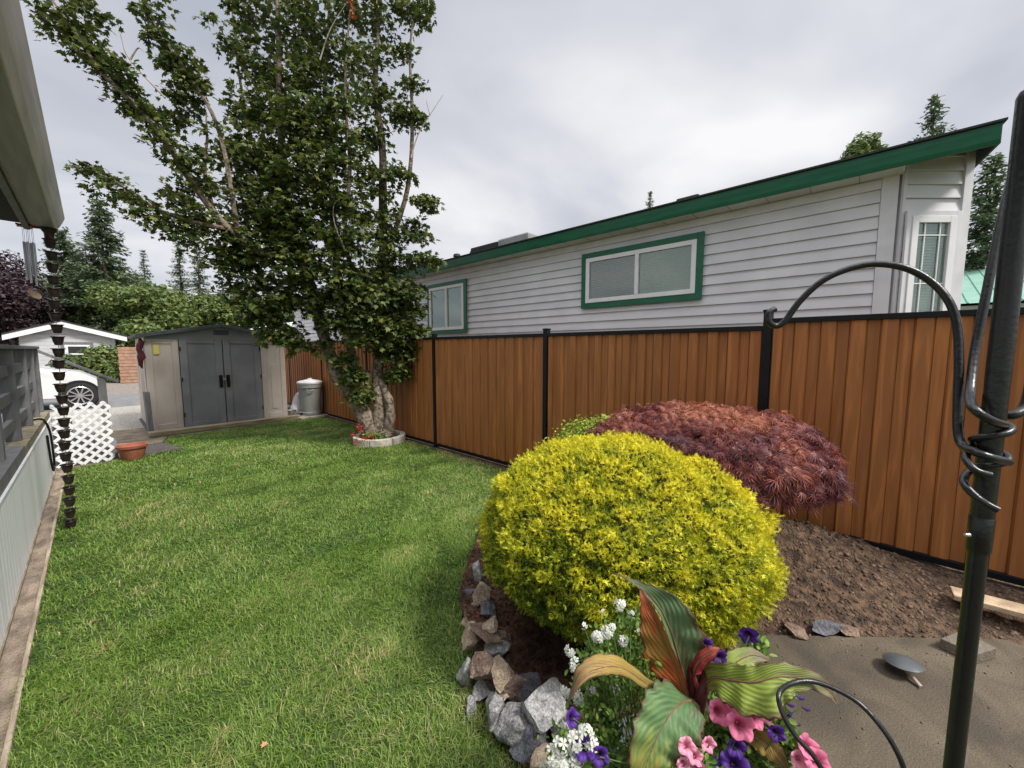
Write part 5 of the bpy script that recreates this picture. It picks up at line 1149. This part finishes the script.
for i, (a, b_, r) in enumerate(wt_):
    D = 1.14 if b_ < 700 else .99; c = dp(a, b_, D); tips.append(c); cluster(c, r*D/385*1.15, pWhite, wf, 9 if r > 5 else 5, i)
stems(wf, tips+[dp(a, b_, 1.18) for a, b_ in ((640, 600), (650, 612), (590, 640), (630, 620))], root)
pf = thing('purple_petunias', (tubx+.05, tuby+.05, .3), 'deep purple petunias trailing around the canna', 'flowers')
pt_ = [(573, 718, 9, 1.02), (583, 748, 11, .98), (600, 757, 10, .97), (749, 636, 10, 1.2), (706, 645, 8, 1.18), (720, 658, 8, 1.16), (777, 734, 9, 1.0), (737, 748, 10, 1.0), (771, 703, 6, 1.06), (735, 765, 14, .99), (791, 716, 5, 1.05), (715, 765, 9, 1.0)]
tips = []
for i, (a, b_, r, D) in enumerate(pt_): c = dp(a, b_, D); tips.append(c); petunia(c, r*D/385, pPurp, pf, back*1+upv*.5, i+3)
for i, (a, b_) in enumerate(((802, 707), (792, 722), (796, 696), (786, 703))):
    c = dp(a, b_, 1.05); tips.append(c); MB().tube([c, c+right*.012-upv*.006, c+right*.022-upv*.008], [.002, .005, .003], 7).build('bud', mat('bud%s' % '', (.05, .015, .12), (.03, .01, .08), .6, 10) if i == 0 else MATS['bud'], pf, smooth=True)
stems(pf, tips, (tubx+.05, tuby, .33))
foliage_cloud(pf, [(755, 645, 10, 1.22), (765, 690, 12, 1.1), (722, 740, 20, 1.15), (750, 757, 20, 1.09), (775, 720, 12, 1.06), (790, 745, 10, 1.02), (715, 768, 18, 1.1), (785, 690, 6, 1.08), (725, 700, 14, 1.12)], 2600, .022, mBed)
kf = thing('pink_petunias', (tubx+.02, tuby, .3), 'bright pink petunias below the lime canna leaf', 'flowers')
kt = [(720, 712, 12, 1.04, pPink), (741, 725, 14, 1.0, pPink), (756, 718, 10, 1.03, pPink), (769, 716, 9, 1.05, pLPink), (809, 747, 11, .97, pPink), (818, 762, 12, .95, pPink), (800, 760, 9, .97, pLPink), (733, 705, 9, 1.05, pPink)]
tips = []
for i, (a, b_, r, D, m) in enumerate(kt): c = dp(a, b_, D); tips.append(c); petunia(c, r*D/385, m, kf, back*1+upv*.45+right*.1*(i % 3-1), i+30)
stems(kf, tips, (tubx+.05, tuby, .33))
gf = thing('pink_geranium', (tubx-.05, tuby, .3), 'pale pink blossom heads below the big green canna leaf at the bottom', 'flowers')
tips = []
for i, (a, b_, r) in enumerate(((687, 747, 9), (696, 757, 8), (709, 745, 8), (697, 767, 9), (684, 765, 8))): c = dp(a, b_, .96); tips.append(c); petunia(c, r*.96/385, pLPink, gf, back+upv*.4, 60+i)
stems(gf, tips, (tubx, tuby, .33))
foliage_cloud(gf, [(700, 768, 16, .99), (680, 775, 18, .99)], 350, .022, mBed)
# wire loop in the tub
wlp = MB(); wp = [(838, 800, .86), (815, 758, .88), (795, 735, .90), (782, 712, .92), (779, 694, .94), (790, 684, .97), (810, 681, .98), (835, 689, .96), (860, 704, .93), (882, 728, .9), (897, 752, .88), (906, 775, .87), (912, 800, .86)]
P_ = spline([dp(*q) for q in wp], 6); P_ = [Vector((tubx+.17, tuby-.17, .22))]+[P_[0]*.5+Vector((tubx+.17, tuby-.17, .22))*.5]+P_+[P_[-1]*.5+Vector((1.32, .05, .1))*.5, Vector((1.32, .02, .1))]
wlp.tube(P_, .0058, 10); tag(wlp.build('plant_support', mPole, smooth=True), 'black wire plant support loop rising beside the pink petunias', 'plant support')

# ------------------------------------------------------------------ shepherd hook pole in front
PD = .50; pb = dp(977, 560, PD); pxw, pyw = pb[0], pb[1]
hk = thing('hook_pole', (pxw, pyw, 0), 'tall black metal plant hanger pole with curled hooks close to camera at right', 'pole')
def pz(py): # height on the pole for an image row
    D = PD
    for _ in range(8):
        q = dp(979, py, D); D = (np.array([pxw, pyw])-CAM[:2])@(-back[:2])/(1-0)  # forward distance in plan
        return q[2]
def zrow(py):
    lo, hi = .2, 2.6
    for _ in range(40):
        m = (lo+hi)/2
        if proj((pxw, pyw, m))[1] > py: lo = m
        else: hi = m
    return lo
zc = zrow(549); zt = zrow(90)
MB().tube([(pxw, pyw, -.1), (pxw, pyw, zc)], .0094, 24).build('lower_tube', mPole, hk, smooth=True)
MB().lathe([(.0095, 0), (.0108, .001), (.0108, .55), (.0108, zt-zc-.006), (.0085, zt-zc), (.001, zt-zc+.002)], (pxw, pyw, zc), 24).build('upper_tube', mPole, hk, smooth=True)
MB().lathe([(.0109, 0), (.0115, .001), (.0115, .045), (.0109, .046)], (pxw, pyw, zc-.002), 24).build('collar', mPole, hk, smooth=True)
q = dp(966, 535, .485); MB().lathe([(.0, .002), (.0022, .0015), (.0025, 0), (.0025, -.004)], q, 10, axis=tuple(-right)).build('screw', mSteel, hk, smooth=True)
def coil(z0, z1, turns, r, a0, th, ext0=None, ext1=None):
    P_ = []
    for i in range(int(turns*16)+1):
        f = i/(turns*16); a = a0+f*turns*2*PI; P_.append(np.array([pxw, pyw, z0+(z1-z0)*f])+r*(math.cos(a)*right+math.sin(a)*np.array([-back[0], -back[1], 0])/np.linalg.norm(back[:2])))
    if ext0: P_ = [dp(*q) for q in ext0]+P_
    if ext1: P_ = P_+[dp(*q) for q in ext1]
    return P_
# left arm: arched rod ending in a curl, wrapped twice round the pole
arm = [(775, 309, .66), (769, 313, .66), (769, 322, .66), (776, 326, .66), (785, 321, .655), (800, 301, .645), (822, 281, .63), (848, 269, .615), (875, 264, .60), (905, 268, .58), (930, 281, .565), (948, 300, .55), (957, 325, .54), (959, 360, .53), (958, 400, .52), (958, 430, .51), (962, 445, .50), (975, 452, .475), (992, 458, .465), (1008, 462, .475)]
MB().tube(spline([dp(*q) for q in arm], 6), .0050, 12).build('left_hook', mPole, hk, smooth=True)
z4 = zrow
MB().tube(coil(z4(468), z4(410), 2.0, .0152, PI*.9, .005), .0042, 10).build('wrapped_wire', mPole, hk, smooth=True)
MB().tube(spline([dp(*q) for q in [(1004, 425, .475), (990, 420, .462), (975, 410, .468), (970, 400, .49), (971, 385, .51), (975, 350, .525), (985, 300, .53), (995, 250, .535), (1006, 200, .54), (1018, 160, .55), (1030, 130, .56)]], 5), .0050, 12).build('upper_hook', mPole, hk, smooth=True)
MB().tube(spline([dp(*q) for q in [(985, 440, .53), (970, 447, .50), (966, 458, .48), (975, 470, .465), (990, 475, .46)]], 5), .0042, 10).build('wrapped_wire', mPole, hk, smooth=True)
MB().tube(spline([dp(*q) for q in [(982, 466, .53), (968, 472, .50), (964, 483, .475), (975, 496, .462), (988, 505, .455), (998, 510, .45)]], 5), .0042, 10).build('wrapped_wire', mPole, hk, smooth=True)
MB().tube(spline([dp(*q) for q in [(990, 422, .53), (1003, 416, .51), (1014, 415, .50), (1024, 408, .50), (1030, 390, .5), (1032, 360, .5)]], 5), .0055, 12).build('right_hook', mPole, hk, smooth=True)
print('objects', len(bpy.data.objects), 'verts', sum(len(m.vertices) for m in bpy.data.meshes))
